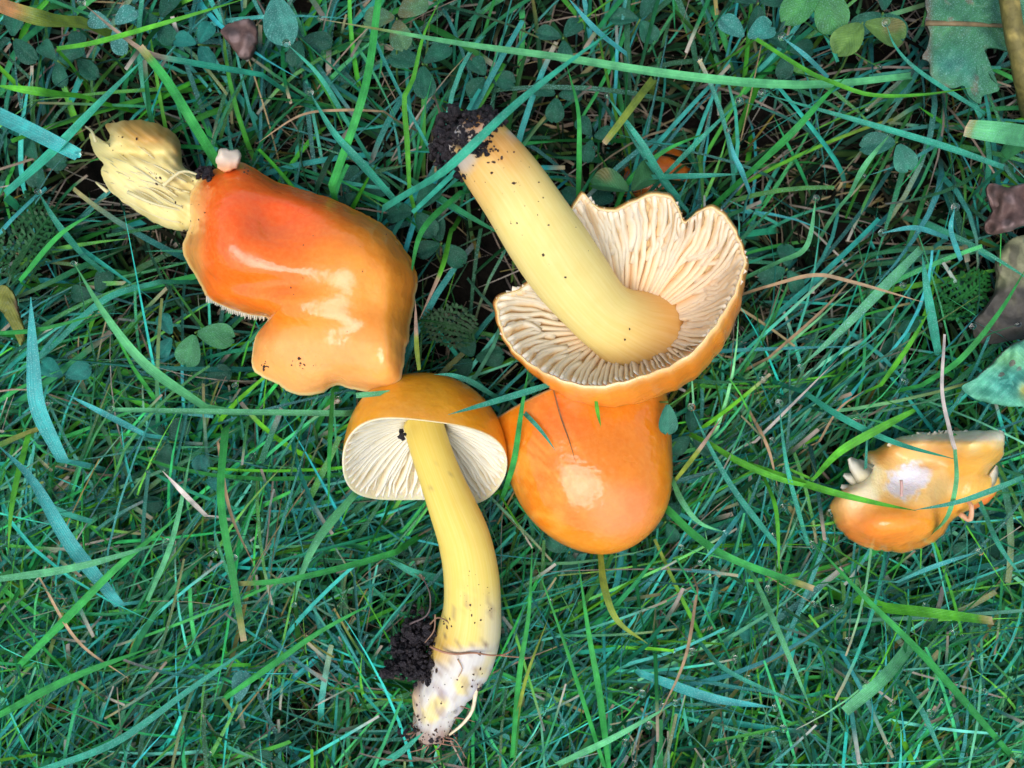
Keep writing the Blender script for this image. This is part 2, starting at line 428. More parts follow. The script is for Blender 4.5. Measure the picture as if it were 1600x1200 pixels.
def blob(outline, c, H, ze, q=.5, under=22, G=None, nr=26, nth=170, jag=0.0, seed=0, hollow=.55, lip=(.992, .965)):
    """a solid lump with a traced rim: swollen top, lip, hollow underside. ze: rim height, number or function of x, y"""
    zf = ze if callable(ze) else (lambda x, y: np.full(np.shape(x), float(ze)))
    o = catmull(np.asarray(outline, float), nth, True)
    c = np.asarray(c, float)
    if jag:
        r = np.random.default_rng(seed); d = o - c; d /= np.linalg.norm(d, axis=1)[:, None]
        e = r.normal(0, 1, nth); e = e * .5 + (np.roll(e, 1) + np.roll(e, -1)) * .6 + np.roll(np.repeat(r.normal(0, 1, nth // 5 + 1), 5)[:nth], 2) * .5
        o = o + d * (e * jag)[:, None]
    sw = inflate(o)
    rings, rr = [], []
    rs = np.sin(np.arange(1, nr + 1) / nr * pi / 2) ** .9
    for r_ in rs:
        p = c + (o - c) * r_
        z = zf(p[:, 0], p[:, 1]) + H * sw(p[:, 0], p[:, 1]) ** q * (1 - r_ ** 14) ** .5
        if G is not None: z = z + G(p[:, 0], p[:, 1]) * (1 - r_ ** 10)
        rings.append(W(p[:, 0], p[:, 1], z)); rr.append(np.full(nth, r_))
    oz = zf(o[:, 0], o[:, 1])
    for r_, dz in ((lip[0], -.6), (lip[1], -1.0)):
        p = c + (o - c) * r_; rings.append(W(p[:, 0], p[:, 1], oz + under * dz)); rr.append(np.full(nth, 1.05))
    for r_ in (.8, .55, .3):
        p = c + (o - c) * r_; rings.append(W(p[:, 0], p[:, 1], zf(p[:, 0], p[:, 1]) - under + hollow * max(H, 0) * (1 - r_ ** 2) * .8)); rr.append(np.full(nth, 1.1))
    c1, c2 = c[:1], c[1:]
    z0 = zf(c1, c2)[0]; g0 = G(c1, c2)[0] if G is not None else 0
    V = np.vstack([np.vstack(rings), W(*c, z0 + H * sw(c1, c2)[0] ** q + g0)[None], W(*c, z0 - under + hollow * max(H, 0) * .8)[None]])
    F = ring_faces(len(rings), nth, True, True)
    rad = np.r_[np.concatenate(rr), 0, 1.1]
    x, y = proj(V)
    return V, F, x, y, rad

def strip_gill(E, B, side, tb, tt):
    m = len(E)
    V = np.stack([B - side * tb, B + side * tb, E + side * tt, E - side * tt], 1).reshape(-1, 3)
    F = []
    for i in range(m - 1):
        a = 4 * i; b = a + 4
        F += [(a, b, b + 3, a + 3), (a + 3, b + 3, b + 2, a + 2), (a + 2, b + 2, b + 1, a + 1)]
    F += [(0, 3, 2, 1), (4 * m - 4, 4 * m - 3, 4 * m - 2, 4 * m - 1)]
    return V, F

# ------------------------------------------------------------------ mushroom A: torn, lying on its side, split yellow stem
def build_torn():
    T = thing("mushroom", W(460, 440, SOIL), "torn glossy orange mushroom lying on its side with split pale yellow stem", "mushroom")
    n0 = NZ[2]
    def G(x, y):
        P = np.stack([x, y, 0 * x], -1)
        g = 26 * gauss(x, y, 350, 395, 55, 60) - 22 * gauss(x, y, 438, 345, 46, 34) + 18 * gauss(x, y, 555, 400, 80, 70)
        g -= 16 * gauss(x, y, 420, 445, 80, 16)
        g -= 22 * smooth(486, 516, y - 0.05 * (x - 420)) * (1 - .9 * smooth(450, 600, x))
        g += 7 * gauss(x, y, 604, 500, 16, 90)
        return g + 5 * n0(P, 70)
    def ze(x, y): return -40 + 62 * smooth(520, 650, x) * smooth(470, 600, y) + 12 * smooth(480, 540, y) + 16 * smooth(420, 320, y) * smooth(440, 340, x)
    V, F, x, y, r = blob(OUT_A, (490, 430), 122, ze, .5, 20, G, 44, 260, .7, 3)
    C = np.tile(np.array([.97, .34, .012]), (len(V), 1))
    P = np.stack([x, y, 0 * x], -1)
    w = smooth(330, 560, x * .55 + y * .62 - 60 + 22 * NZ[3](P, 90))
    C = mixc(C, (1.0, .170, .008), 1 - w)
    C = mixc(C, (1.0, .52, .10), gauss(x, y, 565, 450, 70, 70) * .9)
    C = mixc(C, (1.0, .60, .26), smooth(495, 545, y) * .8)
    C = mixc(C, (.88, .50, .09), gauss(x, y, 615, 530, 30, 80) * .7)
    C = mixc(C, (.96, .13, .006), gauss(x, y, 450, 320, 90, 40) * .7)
    edge = smooth(.965, .99, r) * ((y > 440) | (x < 330))
    C = mixc(C, (.90, .68, .30), edge * .9)
    C = mixc(C, (.90, .62, .24), smooth(330, 300, x) * .7)
    C = mixc(C, (.86, .70, .45), (r > 1.02) * 1.0)
    C = mixc(C, (.90, .50, .25), smooth(272, 252, y) * smooth(395, 370, x) * .8)
    A = np.clip(smooth(.97, 1, r) + smooth(560, 610, y) * .35 + smooth(268, 240, y), 0, 1)
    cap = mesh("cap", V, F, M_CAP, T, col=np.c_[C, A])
    # scrap of whitish flesh still hanging on at the broken end
    Vf, Ff, xf, yf, rf = blob([(340, 262), (338, 246), (344, 234), (354, 231), (362, 235), (372, 234), (377, 242), (373, 256), (366, 266), (350, 268)], (357, 250), 16, lambda x, y: 8 + .5 * (y - 235), .5, 12, lambda x, y: 5 * NZ[2](np.stack([x, y, 0 * x], -1), 11), 16, 70, .7, 6, .1)
    mesh("torn_flap", Vf, Ff, M_GILL, T, col=mixc(np.tile(np.array([.90, .74, .60]), (len(Vf), 1)), (.90, .42, .20), smooth(245, 268, yf)))
    # ragged white torn rim along the notch
    rim = catmull([(322, 466, 0), (340, 474, 0), (356, 482, 0), (380, 491, 0), (402, 494, 0), (414, 497, 0)], 34, False)
    r = np.random.default_rng(5)
    for k in range(len(rim) - 1):
        a, b = rim[k], rim[k + 1]
        d = r.uniform(3, 8)
        q = np.array([(a[0], a[1] - 4), (b[0], b[1] - 4), (b[0] - 1, b[1] + d * .7), (a[0], a[1] + d)])
        top = W(q[:, 0], q[:, 1], np.array([-24, -24, -38, -38])); bot = W(q[:, 0], q[:, 1], np.array([-34, -34, -43, -43]))
        V = np.vstack([top, bot]); Fq = [(0, 1, 2, 3), (7, 6, 5, 4), (0, 4, 5, 1), (1, 5, 6, 2), (2, 6, 7, 3), (3, 7, 4, 0)]
        mesh("gill_edge", V, Fq, M_GILL, cap, col=np.tile((.90, .80, .62), (8, 1)))
    # split stem: fibrous slab
    def G2(x, y):
        u = (x - 230) * .62 - (y - 270) * .78      # across the fibres
        v = (x - 230) * .78 + (y - 270) * .62
        g = 3.2 * NZ[4](np.stack([u, v * .10, 0 * x], -1), 20) + 2.2 * NZ[1](np.stack([u, v * .12, 0 * x], -1), 8)
        g += 26 * gauss(x, y, 240, 212, 42, 22) - 26 * gauss(x, y, 205, 238, 60, 11) - 16 * gauss(x, y, 285, 300, 60, 12)
        return g
    V, F, x, y, r2 = blob(OUT_AS, (238, 276), 58, -52, .5, 26, G2, 36, 240, .5, 8, .1)
    C = np.tile(np.array([1.0, .85, .36]), (len(V), 1))
    C = mixc(C, (.58, .29, .05), smooth(.2, .8, gauss(x, y, 232, 200, 62, 34)) * .9)
    C = mixc(C, (.70, .55, .16), smooth(.2, .9, NZ[3](np.stack([x, y, 0 * x], -1), 24)) * .5)
    C = mixc(C, (.36, .17, .03), gauss(x, y, 278, 228, 12, 28) * .8 + gauss(x, y, 168, 195, 8, 9) * .9)
    C = mixc(C, (.88, .80, .45), gauss(x, y, 240, 300, 70, 16) * .5)
    uvs = np.stack([((x - 230) * .62 - (y - 270) * .78) / 260, ((x - 230) * .78 + (y - 270) * .62) / 260], -1)
    mesh("stem", V, F, M_STEM, T, col=C, uv=uvs)
    # split fibres lying along the torn stem, some lifting off at the frayed end
    rf = np.random.default_rng(17); tz = V[:, 2]
    for k in range(15):
        x0, y0 = rf.uniform(285, 318), rf.uniform(283, 352)
        t1 = rf.uniform(.45, 1.05); x1, y1 = x0 + (-150 - .35 * (y0 - 315)) * t1, y0 + (-78 + .55 * (y0 - 315)) * t1
        t = np.linspace(rf.uniform(0, .5), 1, 12); fx = x0 + (x1 - x0) * t; fy = y0 + (y1 - y0) * t + 5 * np.sin(t * 5 + k)
        ok_ = in_poly(fx, fy, OUT_AS)
        if ok_.sum() < 6: continue
        fx, fy = fx[ok_], fy[ok_]
        fz = np.array([tz[r2 < 1][np.argmin((x[r2 < 1] - a) ** 2 + (y[r2 < 1] - b) ** 2)] for a, b in zip(fx, fy)]) + .6
        fz = np.convolve(np.pad(fz, 2, mode='edge'), np.ones(5) / 5, 'valid')
        Vt, Ft, s_, a_ = tube(W(fx, fy, fz), np.linspace(1.6, .7, len(fx)), 5)
        mesh("stem_fibre", Vt, Ft, M_GILL, T, col=np.tile(np.array((1.0, .88, .46)) * rf.uniform(.75, 1.05), (len(Vt), 1)))
    # loose curled fibres at the broken end
    for pts in ([(150, 222, 0), (143, 205, 8), (134, 198, 6)], [(168, 300, -20), (158, 292, -18), (150, 285, -30)], [(255, 290, 8), (285, 268, 6), (318, 276, -5)], [(200, 300, 4), (240, 318, 8), (290, 330, -10)]):
        p = catmull(pts, 10, False); V, F, s, a_ = tube(W(p[:, 0], p[:, 1], p[:, 2]), np.linspace(3.2, 1.4, 10), 6)
        mesh("stem_fibre", V, F, M_GILL, T, col=np.tile((.85, .76, .42), (len(V), 1)))
    # dark soil lump and specks
    r = np.random.default_rng(11)
    P = W(r.normal(322, 7, 60), r.normal(270, 5, 60), r.uniform(0, 22, 60)); V, F = crumbs(P, r.uniform(2, 5.5, 60), r)
    mesh("soil_clod", V, F, M_CLOD, T, smooth_shade=False)
    for (cx, cy, n, s, z0, z1) in ((415, 576, 18, 5, -6, 0), (474, 574, 14, 9, 22, 28)): pass
    return T
TORN = build_torn()

def surface_specks(parent, V, sel, n, rmin, rmax, seed, name="soil_specks"):
    """little crumbs stuck on the chosen surface points"""
    r = np.random.default_rng(seed); idx = np.flatnonzero(sel)
    if len(idx) == 0: return
    k = r.choice(idx, n)
    P = V[k] + r.normal(0, 1.6, (n, 3)) * np.array([1, 1, .2]); R = rmin * .8 + (rmax - rmin) * .8 * r.uniform(0, 1, n) ** 3
    v, f = crumbs(P, R, r, .45)
    mesh(name, v, f, M_SPECK, parent, smooth_shade=False, kind="stuff")

def verts_of(o):
    me = o.data; co = np.zeros(len(me.vertices) * 3, np.float32); me.vertices.foreach_get("co", co)
    off = np.zeros(3); p = o
    while p is not None: off = off + np.array(p.location); p = p.parent
    return (co.reshape(-1, 3) + off) / K + np.array([0, 0, SOIL])

def specks_on(thing_, part, regions, seed):
    ch = [c for c in bpy.data.objects if c.parent == thing_ and c.name.split(".")[0] == part][0]
    V = verts_of(ch); x, y = proj(V)
    for q, (cx, cy, rx, ry, n, a, b) in enumerate(regions):
        d = ((x - cx) / rx) ** 2 + ((y - cy) / ry) ** 2 < 1
        if not d.any(): continue
        top = V[:, 2] > np.percentile(V[d, 2], 25)
        surface_specks(thing_, V, d & top, n, a, b, seed + q)
specks_on(TORN, "cap", [(415, 574, 12, 8, 9, 1.5, 6), (472, 572, 26, 12, 14, 1.2, 5), (384, 268, 7, 6, 6, 1.5, 5), (600, 365, 12, 14, 4, 1, 2.5), (470, 430, 150, 120, 16, .8, 2.0), (305, 330, 16, 60, 8, 1, 3)], 20)
specks_on(TORN, "stem", [(225, 270, 80, 75, 34, .9, 3.2), (296, 352, 14, 12, 8, 1.5, 5), (250, 283, 7, 6, 3, 2, 5.5)], 40)

# ------------------------------------------------------------------ mushroom B: upturned, gills showing
def build_upturned():
    T = thing("mushroom", W(985, 520, SOIL), "upturned orange mushroom showing ruffled cream gills and thick soil-tipped yellow stem", "mushroom")
    n = 260
    zr = []
    for (x, y) in RIM_B:
        z = 86 + 34 * smooth(850, 1120, x) - 34 * gauss(x, y, 840, 420, 70, 60) + 16 * smooth(560, 600, y)
        zr.append(z)
    rim = catmull(np.c_[np.array(RIM_B, float), zr], n, True)
    th = np.arange(n) / n * 2 * pi
    wav = .5 * np.sin(th * 17 + 2 * np.sin(th * 3)) * .9 + np.sin(th * 37 + 3 * np.sin(th * 2)) * .8 + np.random.default_rng(1).normal(0, .25, n)
    cen = np.array([975, 470.])
    dr = rim[:, :2] - cen; dr /= np.linalg.norm(dr, axis=1)[:, None]
    rim[:, :2] += dr * wav[:, None]
    apex = np.array([1025., 556.]); zA = -62.
    Jc = np.array([982., 512.]); zJ = -8.
    dj = rim[:, :2] - Jc; aj = np.arctan2(dj[:, 1], dj[:, 0])
    J = Jc + np.stack([np.cos(aj) * 54, np.sin(aj) * 34], -1)
    phm = radians(101)
    rings, kind = [], []
    # outer surface from apex to rim
    for s in np.linspace(.06, 1, 26):
        f = sin(s * phm) / sin(phm); b = sin(pi * min(s, 1.0)) ** .8 if s < 1 else 0
        z = zA + (rim[:, 2] - zA) * (1 - cos(s * phm)) / (1 - cos(phm))
        p = apex + (rim[:, :2] - apex) * f + np.array([15., 40.]) * b * smooth(-.25, .55, dr @ np.array([.35, .937]))[:, None]
        P = W(p[:, 0], p[:, 1], z)
        P[:, :2] += (dr * np.array([1, -1])) * (2.0 * NZ[5](P, 90) * (1 - s))[:, None]
        rings.append(P); kind.append(np.full(n, s))
    # rim lip, then the inner flesh surface the gills hang from
    def inner(s, depth):
        p = J + (rim[:, :2] - J) * s
        z = zJ + (rim[:, 2] - zJ) * s ** 2.0 - depth
        return W(p[:, 0], p[:, 1], z)
    rings.append(inner(.994, -1.0)); kind.append(np.full(n, 2.0))
    for s in (.96, .9, .8, .65, .5, .35, .2, .05, 0):
        rings.append(inner(s, 2 + 15 * sin(pi * (.12 + .8 * s)) ** .7)); kind.append(np.full(n, 3.0))
    V = np.vstack([np.vstack(rings), W(*apex, zA)[None], W(*Jc, zJ - 20)[None]])
    F = ring_faces(len(rings), n, True, True)
    kd = np.r_[np.concatenate(kind), 0, 3]
    x, y = proj(V)
    C = np.tile(np.array([1.0, .33, .012]), (len(V), 1)); Pn = np.stack([x, y, 0 * x], -1)
    C = mixc(C, (.98, .22, .008), smooth(.0, .9, NZ[3](Pn, 60)) * .8)
    C = mixc(C, (.90, .46, .08), gauss(x, y, 1000, 625, 120, 22) * .6 + (smooth(.8, 1, kd) * (kd <= 1)) * .7)
    C = mixc(C, (.93, .74, .48), np.maximum(kd == 2, smooth(.94, 1, kd) * (kd <= 1)) * .95)
    C = mixc(C, (1.0, .68, .36), (kd == 3) * 1.0)
    cap = mesh("cap", V, F, M_CAP, T, col=np.c_[C, (kd > 1.5) * 1.0])
    # gills, each one its own blade
    r = np.random.default_rng(2)
    Ng = 126
    for k in range(Ng):
        fi = (k + r.uniform(-.22, .22)) / Ng * n
        full = k % 2 == 0
        s0 = 0.0 if full else r.uniform(.35, .62)
        m = 10
        s = np.linspace(s0, .982, m)
        ph, am = r.uniform(0, 6.28), r.uniform(.3, .9)
        fr = np.clip((s - s0) / (.982 - s0), 0, 1)
        li = int(fi) % n; wl = min(1.0, (np.hypot(*(rim[li, :2] - J[li])) / 170) ** 1.5)
        ii = (fi + 6.0 * wl * np.sin(pi * fr) * (.3 + .7 * np.sin(fi / n * 2 * pi - 1.2) ** 2) + wl * am * np.sin(fr * 7 + ph) * np.sin(pi * fr) ** .6 + wl * 1.1 * np.sin(fr * 15 + ph * 2) * (fr > .45) * (1 - fr) * 2) % n
        def samp(arr): return np.stack([np.interp(ii, np.arange(n + 1), np.r_[arr[:, q], arr[0, q]]) for q in range(arr.shape[1])], -1)
        R_, J_ = samp(rim), samp(J)
        p = J_ + (R_[:, :2] - J_) * s[:, None]
        zb = zJ + (R_[:, 2] - zJ) * s ** 2.0
        hgt = (15 if full else 12) * np.sin(pi * (.12 + .8 * s)) ** .7
        if not full: hgt = hgt * np.clip(fr * 3.5, .15, 1)
        ez = wl * 2.2 * np.sin(fr * 22 + ph) * (fr > .2) * r.uniform(.2, 1)
        E = W(p[:, 0], p[:, 1], zb + ez * .6 - (0 if full else 3)); B = W(p[:, 0], p[:, 1], zb - hgt - 3)
        d = np.gradient(E, axis=0); sd = np.cross(d, np.array([0, 0, 1.])); sd /= np.linalg.norm(sd, axis=1)[:, None] + 1e-9
        # lean the blades a little so their faces show
        lean = r.normal(0, 2.5) + 3
        E = E + sd * lean
        v, f = strip_gill(E, B, sd, 5.4, 2.3)
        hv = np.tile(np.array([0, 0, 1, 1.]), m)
        c0 = np.tile(np.array([1.0, .62, .26]), (len(v), 1)); c0 = mixc(c0, (.97, .86, .66), hv)  # saturated base colour paints warm shadow between the gills
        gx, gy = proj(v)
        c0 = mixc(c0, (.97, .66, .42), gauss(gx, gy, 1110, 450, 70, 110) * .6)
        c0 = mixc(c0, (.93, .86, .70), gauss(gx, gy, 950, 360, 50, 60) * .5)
        c0 = mixc(c0, (.95, .56, .26), np.repeat(1 - smooth(0, .55, s), 4) * .75)  # deeper peach towards the stem paints the cup's inner shading
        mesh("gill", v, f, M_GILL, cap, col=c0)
    # stem
    path = [(726, 196, 130), (760, 240, 126), (805, 300, 112), (850, 370, 92), (895, 435, 68), (935, 484, 34), (968, 508, 6), (1002, 527, -44)]
    rad = [42, 51, 57, 61, 59, 54, 60, 78]
    pp = catmull(np.c_[np.array(path, float), rad], 64, False)
    Pw = W(pp[:, 0], pp[:, 1], pp[:, 2]); R = pp[:, 3] * (HC - pp[:, 2]) / HC
    R[0] *= .72; R[1] *= .92
    V, F, s, an = tube(Pw, R, 48, .022, 6, .92)
    x, y = proj(V); Pn = np.stack([x, y, 0 * x], -1)
    C = np.tile(np.array([.97, .80, .28]), (len(V), 1))
    C = mixc(C, (.86, .48, .13), smooth(.42, .12, s) * .85)
    C = mixc(C, (.88, .46, .13), smooth(.80, 1, s) * .9)
    C = mixc(C, (.80, .70, .26), gauss(s, 0 * s, .58, 0, .13) * .4)
    C = mixc(C, (.03, .022, .024), smooth(.09, .03, s + .03 * NZ[6](Pn, 22)))
    C = mixc(C, (.80, .74, .72), smooth(.20, .08, s) * smooth(0, .8, NZ[1](Pn, 30)) * .9)
    C = mixc(C, (.72, .30, .06), smooth(.6, 1.2, NZ[4](Pn, 36)) * smooth(.3, .1, s) * .6)
    st = mesh("stem", V, F, M_STEM, T, col=C, uv=np.stack([an / (2 * pi), s], -1))
    # soil cake on the stem foot
    r = np.random.default_rng(9)
    top = (s < .155) & (V[:, 2] > 80)
    pick = r.choice(np.flatnonzero(s < .15), 1700)
    Pc = V[pick] + r.normal(0, 2.5, (1700, 3)); xx, yy = proj(Pc)
    dens = smooth(-.5, .5, NZ[2](np.stack([xx, yy, 0 * xx], -1), 34) + .7 + (748 - xx) / 50 + (226 - yy) / 60)
    keep = r.uniform(0, 1, 1700) < dens
    v1, f1 = crumbs(Pc[keep], 1.2 + 4 * r.uniform(0, 1, keep.sum()) ** 2, r)
    ex = W(r.normal(700, 20, 260), r.normal(215, 26, 260), r.uniform(80, 132, 260))
    ex = ex[[in_poly(a, b, [(672, 240), (690, 162), (765, 165), (772, 195), (735, 225), (712, 262), (680, 268)]) for a, b in zip(*proj(ex))]]
    v2, f2 = crumbs(ex, r.uniform(2.5, 8, len(ex)), r)
    v, f = join([(v1, f1), (v2, f2)])
    mesh("soil_clod", v, f, M_CLOD, T, smooth_shade=False)
    return T, cap
UPT, UPT_CAP = build_upturned()
specks_on(UPT, "stem", [(770, 262, 60, 45, 60, .8, 3.6), (815, 320, 60, 50, 30, .8, 3), (880, 400, 60, 70, 10, .8, 3.4), (985, 520, 30, 15, 2, 2, 3)], 60)

# ------------------------------------------------------------------ revolved bell caps
def bell(center, axis, xdir, prof, n=150, warp=None):
    axis = np.array(axis, float); axis /= np.linalg.norm(axis)
    xd = np.array(xdir, float); xd -= axis * (xd @ axis); xd /= np.linalg.norm(xd); yd = np.cross(axis, xd)
    a = np.linspace(0, 2 * pi, n, endpoint=False)
    rings = []
    for q, (rad, h) in enumerate(prof):
        rr = np.full(n, rad); hh = np.full(n, h)
        if warp is not None: rr, hh = warp(rr, hh, a, q)
        rings.append(center + axis * hh[:, None] + (xd * np.cos(a)[:, None] + yd * np.sin(a)[:, None]) * rr[:, None])
    return rings, a, (xd, yd, axis)

def build_curved_stem():
    T = thing("mushroom", W(680, 800, SOIL), "small orange mushroom on its side with white gills and long curved yellow stem", "mushroom")
    al = radians(42)
    nrm = np.array([.05, -cos(al), sin(al)])          # way the opening faces
    ctr = W(664, 727, 14)
    n = 160
    H, Rr = 150., 124.
    prof = [(Rr * sin(t) ** .82 * (1 + .03 * sin(2 * t)), H * cos(t)) for t in np.linspace(.07, pi / 2, 26)]
    prof += [(Rr * .996, -3), (Rr * .975, -2)] + [(Rr * f, h) for f, h in ((.9, 24), (.78, 54), (.6, 80), (.42, 97), (.26, 106))]
    def warp(rr, hh, a, q):
        k = rr / Rr
        w = 1 + .03 * np.sin(2 * a + .6) * k + .014 * np.sin(5 * a + 1) * k ** 2
        dip = 10 * np.sin(a * 3 + 2.2) * k ** 4 + 16 * np.exp(-((a - 1.45) / .45) ** 2) * k ** 6
        return rr * w, hh + dip
    xd0 = np.array([1., 0, 0])
    rings, a, (xd, yd, ax) = bell(ctr, -nrm, xd0, prof, n, warp)
    V = np.vstack([np.vstack(rings), (ctr + ax * H)[None], (ctr + ax * 108)[None]])
    F = ring_faces(len(rings), n, True, True)
    q = np.r_[np.repeat(np.arange(len(rings)), n), 0, 40]
    x, y = proj(V); Pn = np.stack([x, y, 0 * x], -1)
    C = np.tile(np.array([1.0, .54, .02]), (len(V), 1))
    C = mixc(C, (.95, .50, .04), smooth(10, 25, q) * .55)
    C = mixc(C, (1.0, .42, .012), smooth(.3, 1.0, NZ[2](V, 90)) * .5)
    C = mixc(C, (.92, .80, .56), (q >= 26) * 1.0)
    cap = mesh("cap", V, F, M_CAP, T, col=np.c_[C, (q >= 26) * 1.0])
    # gills
    r = np.random.default_rng(4); Ng = 104
    for k in range(Ng):
        full = k % 2 == 0; m = 10
        a0 = (k + r.uniform(-.2, .2)) / Ng * 2 * pi
        f = np.linspace(.28 if full else r.uniform(.5, .68), .985, m)
        fr = (f - f[0]) / (f[-1] - f[0])
        ph = r.uniform(0, 6.28)
        aa = a0 + .035 * np.sin(fr * 6 + ph) * np.sin(pi * fr) + .02 * np.sin(fr * 13 + ph)
        rad = Rr * f * (1 + .03 * np.sin(2 * aa + .6) * f + .014 * np.sin(5 * aa + 1) * f * f)
        amod = (aa % (2 * pi))
        dip = 10 * np.sin(aa * 3 + 2.2) * f ** 4 + 16 * np.exp(-((amod - 1.45) / .45) ** 2) * f ** 6
        he = 84 * (1 - f ** 1.7) + dip + (0 if full else 5) - 4; hb = np.interp(f, [.26, .42, .6, .78, .9, .97], [108, 100, 84, 58, 28, 2]) + dip
        ru = xd * np.cos(aa)[:, None] + yd * np.sin(aa)[:, None]; tg = -xd * np.sin(aa)[:, None] + yd * np.cos(aa)[:, None]
        E = ctr + ax * he[:, None] + ru * rad[:, None] + tg * r.normal(0, 1.6); B = ctr + ax * hb[:, None] + ru * rad[:, None]
        v, ff = strip_gill(E, B, tg, 2.5, 1.3)
        hv = np.tile(np.array([0, 0, 1, 1.]), m)
        c0 = mixc(np.tile(np.array([1.0, .76, .38]), (len(v), 1)), (1.0, .95, .78), hv)  # deeper colour at the gill base paints the gaps' warm shade
        mesh("gill", v, ff, M_GILL, cap, col=c0)
    # stem
    path = [(650, 610, -70, 28), (659, 656, -36, 30), (672, 700, -2, 31), (688, 745, 12, 33), (708, 795, 18, 37), (725, 840, 14, 41), (735, 890, 2, 43), (738, 945, -14, 45), (733, 988, -26, 50), (720, 1030, -34, 50), (700, 1066, -40, 45), (684, 1098, -44, 38), (673, 1130, -48, 29), (665, 1158, -54, 17)]
    pp = catmull(np.array(path, float), 80, False)
    Pw = W(pp[:, 0], pp[:, 1], pp[:, 2]); R = pp[:, 3] * (HC - pp[:, 2]) / HC; R[-1] *= .5; R[-2] *= .8
    V, F, s, an = tube(Pw, R, 40, .03, 3, .95)
    foot = smooth(.72, .9, s)[:-2]; ctrl = np.repeat(Pw, 40, axis=0); V[:-2] += (V[:-2] - ctrl) * (foot * (.13 * NZ[4](V[:-2], 26) + .08 * NZ[1](V[:-2], 10)))[:, None]
    x, y = proj(V); Pn = np.stack([x, y, 0 * x], -1)
    C = np.tile(np.array([.97, .74, .15]), (len(V), 1))
    C = mixc(C, (.97, .80, .24), smooth(.35, .7, s) * .8)
    C = mixc(C, (.84, .50, .09), gauss(x, y, 690, 1015, 26, 36) * .9)
    C = mixc(C, (.86, .80, .58), smooth(740, 775, x) * smooth(900, 990, y) * .8)
    wht = smooth(1012, 1052, y + 15 * NZ[2](Pn, 34) + 7 * NZ[4](Pn, 12) + .35 * (x - 700)) * (1 - .75 * smooth(.45, .9, NZ[6](Pn, 26)))
    C = mixc(C, (.80, .78, .76), wht * .95)
    C = mixc(C, (.42, .30, .30), smooth(.25, .9, NZ[5](Pn, 16)) * smooth(1020, 1080, y) * .7)
    C = mixc(C, (.72, .70, .80), smooth(.3, .9, NZ[1](Pn, 22)) * wht * .6)
    C = mixc(C, (.80, .45, .12), gauss(x, y, 642, 1092, 14, 14) * .7)
    C = mixc(C, (.14, .09, .08), smooth(.55, 1.1, gauss(x, y, 652, 1060, 34, 26) * 1.2 + .5 * NZ[6](Pn, 9)) * .85)
    C = mixc(C, (.30, .17, .12), smooth(1125, 1158, y + 8 * NZ[1](Pn, 10)) * .8)
    C = mixc(C, (.34, .22, .16), smooth(.9, 1.4, NZ[3](Pn, 9) + .3) * smooth(900, 960, y) * .5)
    mesh("stem", V, F, M_STEM, T, col=C, uv=np.stack([an / (2 * pi), s], -1))
    # soil clump beside the stem foot and crumbs at its very end
    r = np.random.default_rng(31)
    cl = [(650, 985, 20, 22), (640, 1012, 26, 22), (655, 1040, 26, 18), (625, 1040, 18, 14), (668, 1055, 18, 14), (605, 1052, 12, 6), (672, 985, 10, 18)]
    P, R = [], []
    for (cx, cy, rx, ry) in cl:
        k = int(rx * ry * .55)
        P.append(W(r.normal(cx, rx * .5, k), r.normal(cy, ry * .5, k), r.uniform(-75, -5, k))); R.append(r.uniform(1.5, 6.5, k))
    v, f = crumbs(np.vstack(P), np.concatenate(R), r)
    mesh("soil_clod", v, f, M_CLOD, T, smooth_shade=False)
    k = 150
    v, f = crumbs(W(r.normal(668, 17, k), r.normal(1148, 10, k), r.uniform(-75, -20, k)), r.uniform(1.4, 4.5, k), r)
    mesh("soil_clod", v, f, M_CLOD, T, smooth_shade=False)
    # root threads
    rt = [([(672, 1010, 8), (690, 1018, 16), (712, 1022, 20), (740, 1020, 22), (768, 1024, 14), (790, 1022, 2), (806, 1012, -8)], 2.0, (.33, .16, .09)),
          ([(782, 1024, 6), (800, 1026, -4), (832, 1028, -18)], 1.4, (.36, .2, .12)),
          ([(752, 1048, -4), (744, 1080, -14), (738, 1110, -24), (722, 1132, -30), (702, 1148, -34)], 4.2, (.72, .62, .42)),
          ([(640, 975, -10), (668, 960, -6), (672, 930, -14), (660, 900, -24)], 1.8, (.10, .07, .07)),
          ([(672, 975, 0), (684, 965, 6), (700, 972, 12), (704, 985, 12)], 1.5, (.22, .12, .07)),
          ([(690, 1092, -4), (706, 1098, 0), (722, 1104, -14), (734, 1108, -22)], 1.8, (.24, .13, .09)),
          ([(700, 1150, -40), (712, 1172, -60), (726, 1200, -90)], 2.2, (.38, .26, .2)),
          ([(655, 1135, -30), (645, 1150, -40), (632, 1158, -60)], 1.6, (.3, .16, .1)),
          ([(690, 1130, -30), (702, 1136, -40), (714, 1156, -60)], 1.6, (.3, .16, .1)),
          ([(620, 1040, -30), (600, 1052, -40), (585, 1058, -60)], 1.8, (.12, .08, .08)),
          ([(668, 1140, -30), (672, 1160, -42), (664, 1176, -60)], 1.5, (.3, .18, .12)),
          ([(715, 1030, 20), (722, 1045, 20), (716, 1058, 16)], 1.0, (.45, .25, .12)),
          ([(680, 960, 4), (678, 985, 10), (664, 1004, 0)], 1.4, (.28, .16, .1))]
    for i in range(26):
        b = np.array([r.uniform(640, 698), r.uniform(1112, 1160), r.uniform(-50, -22)]); e = b + np.array([r.normal(0, 26), r.uniform(2, 34), -r.uniform(0, 25)])
        rt.append(([b, (b + e) / 2 + np.array([r.normal(0, 6), r.normal(0, 5), 4]), e], r.uniform(.8, 1.6), (.34, .17, .11)))
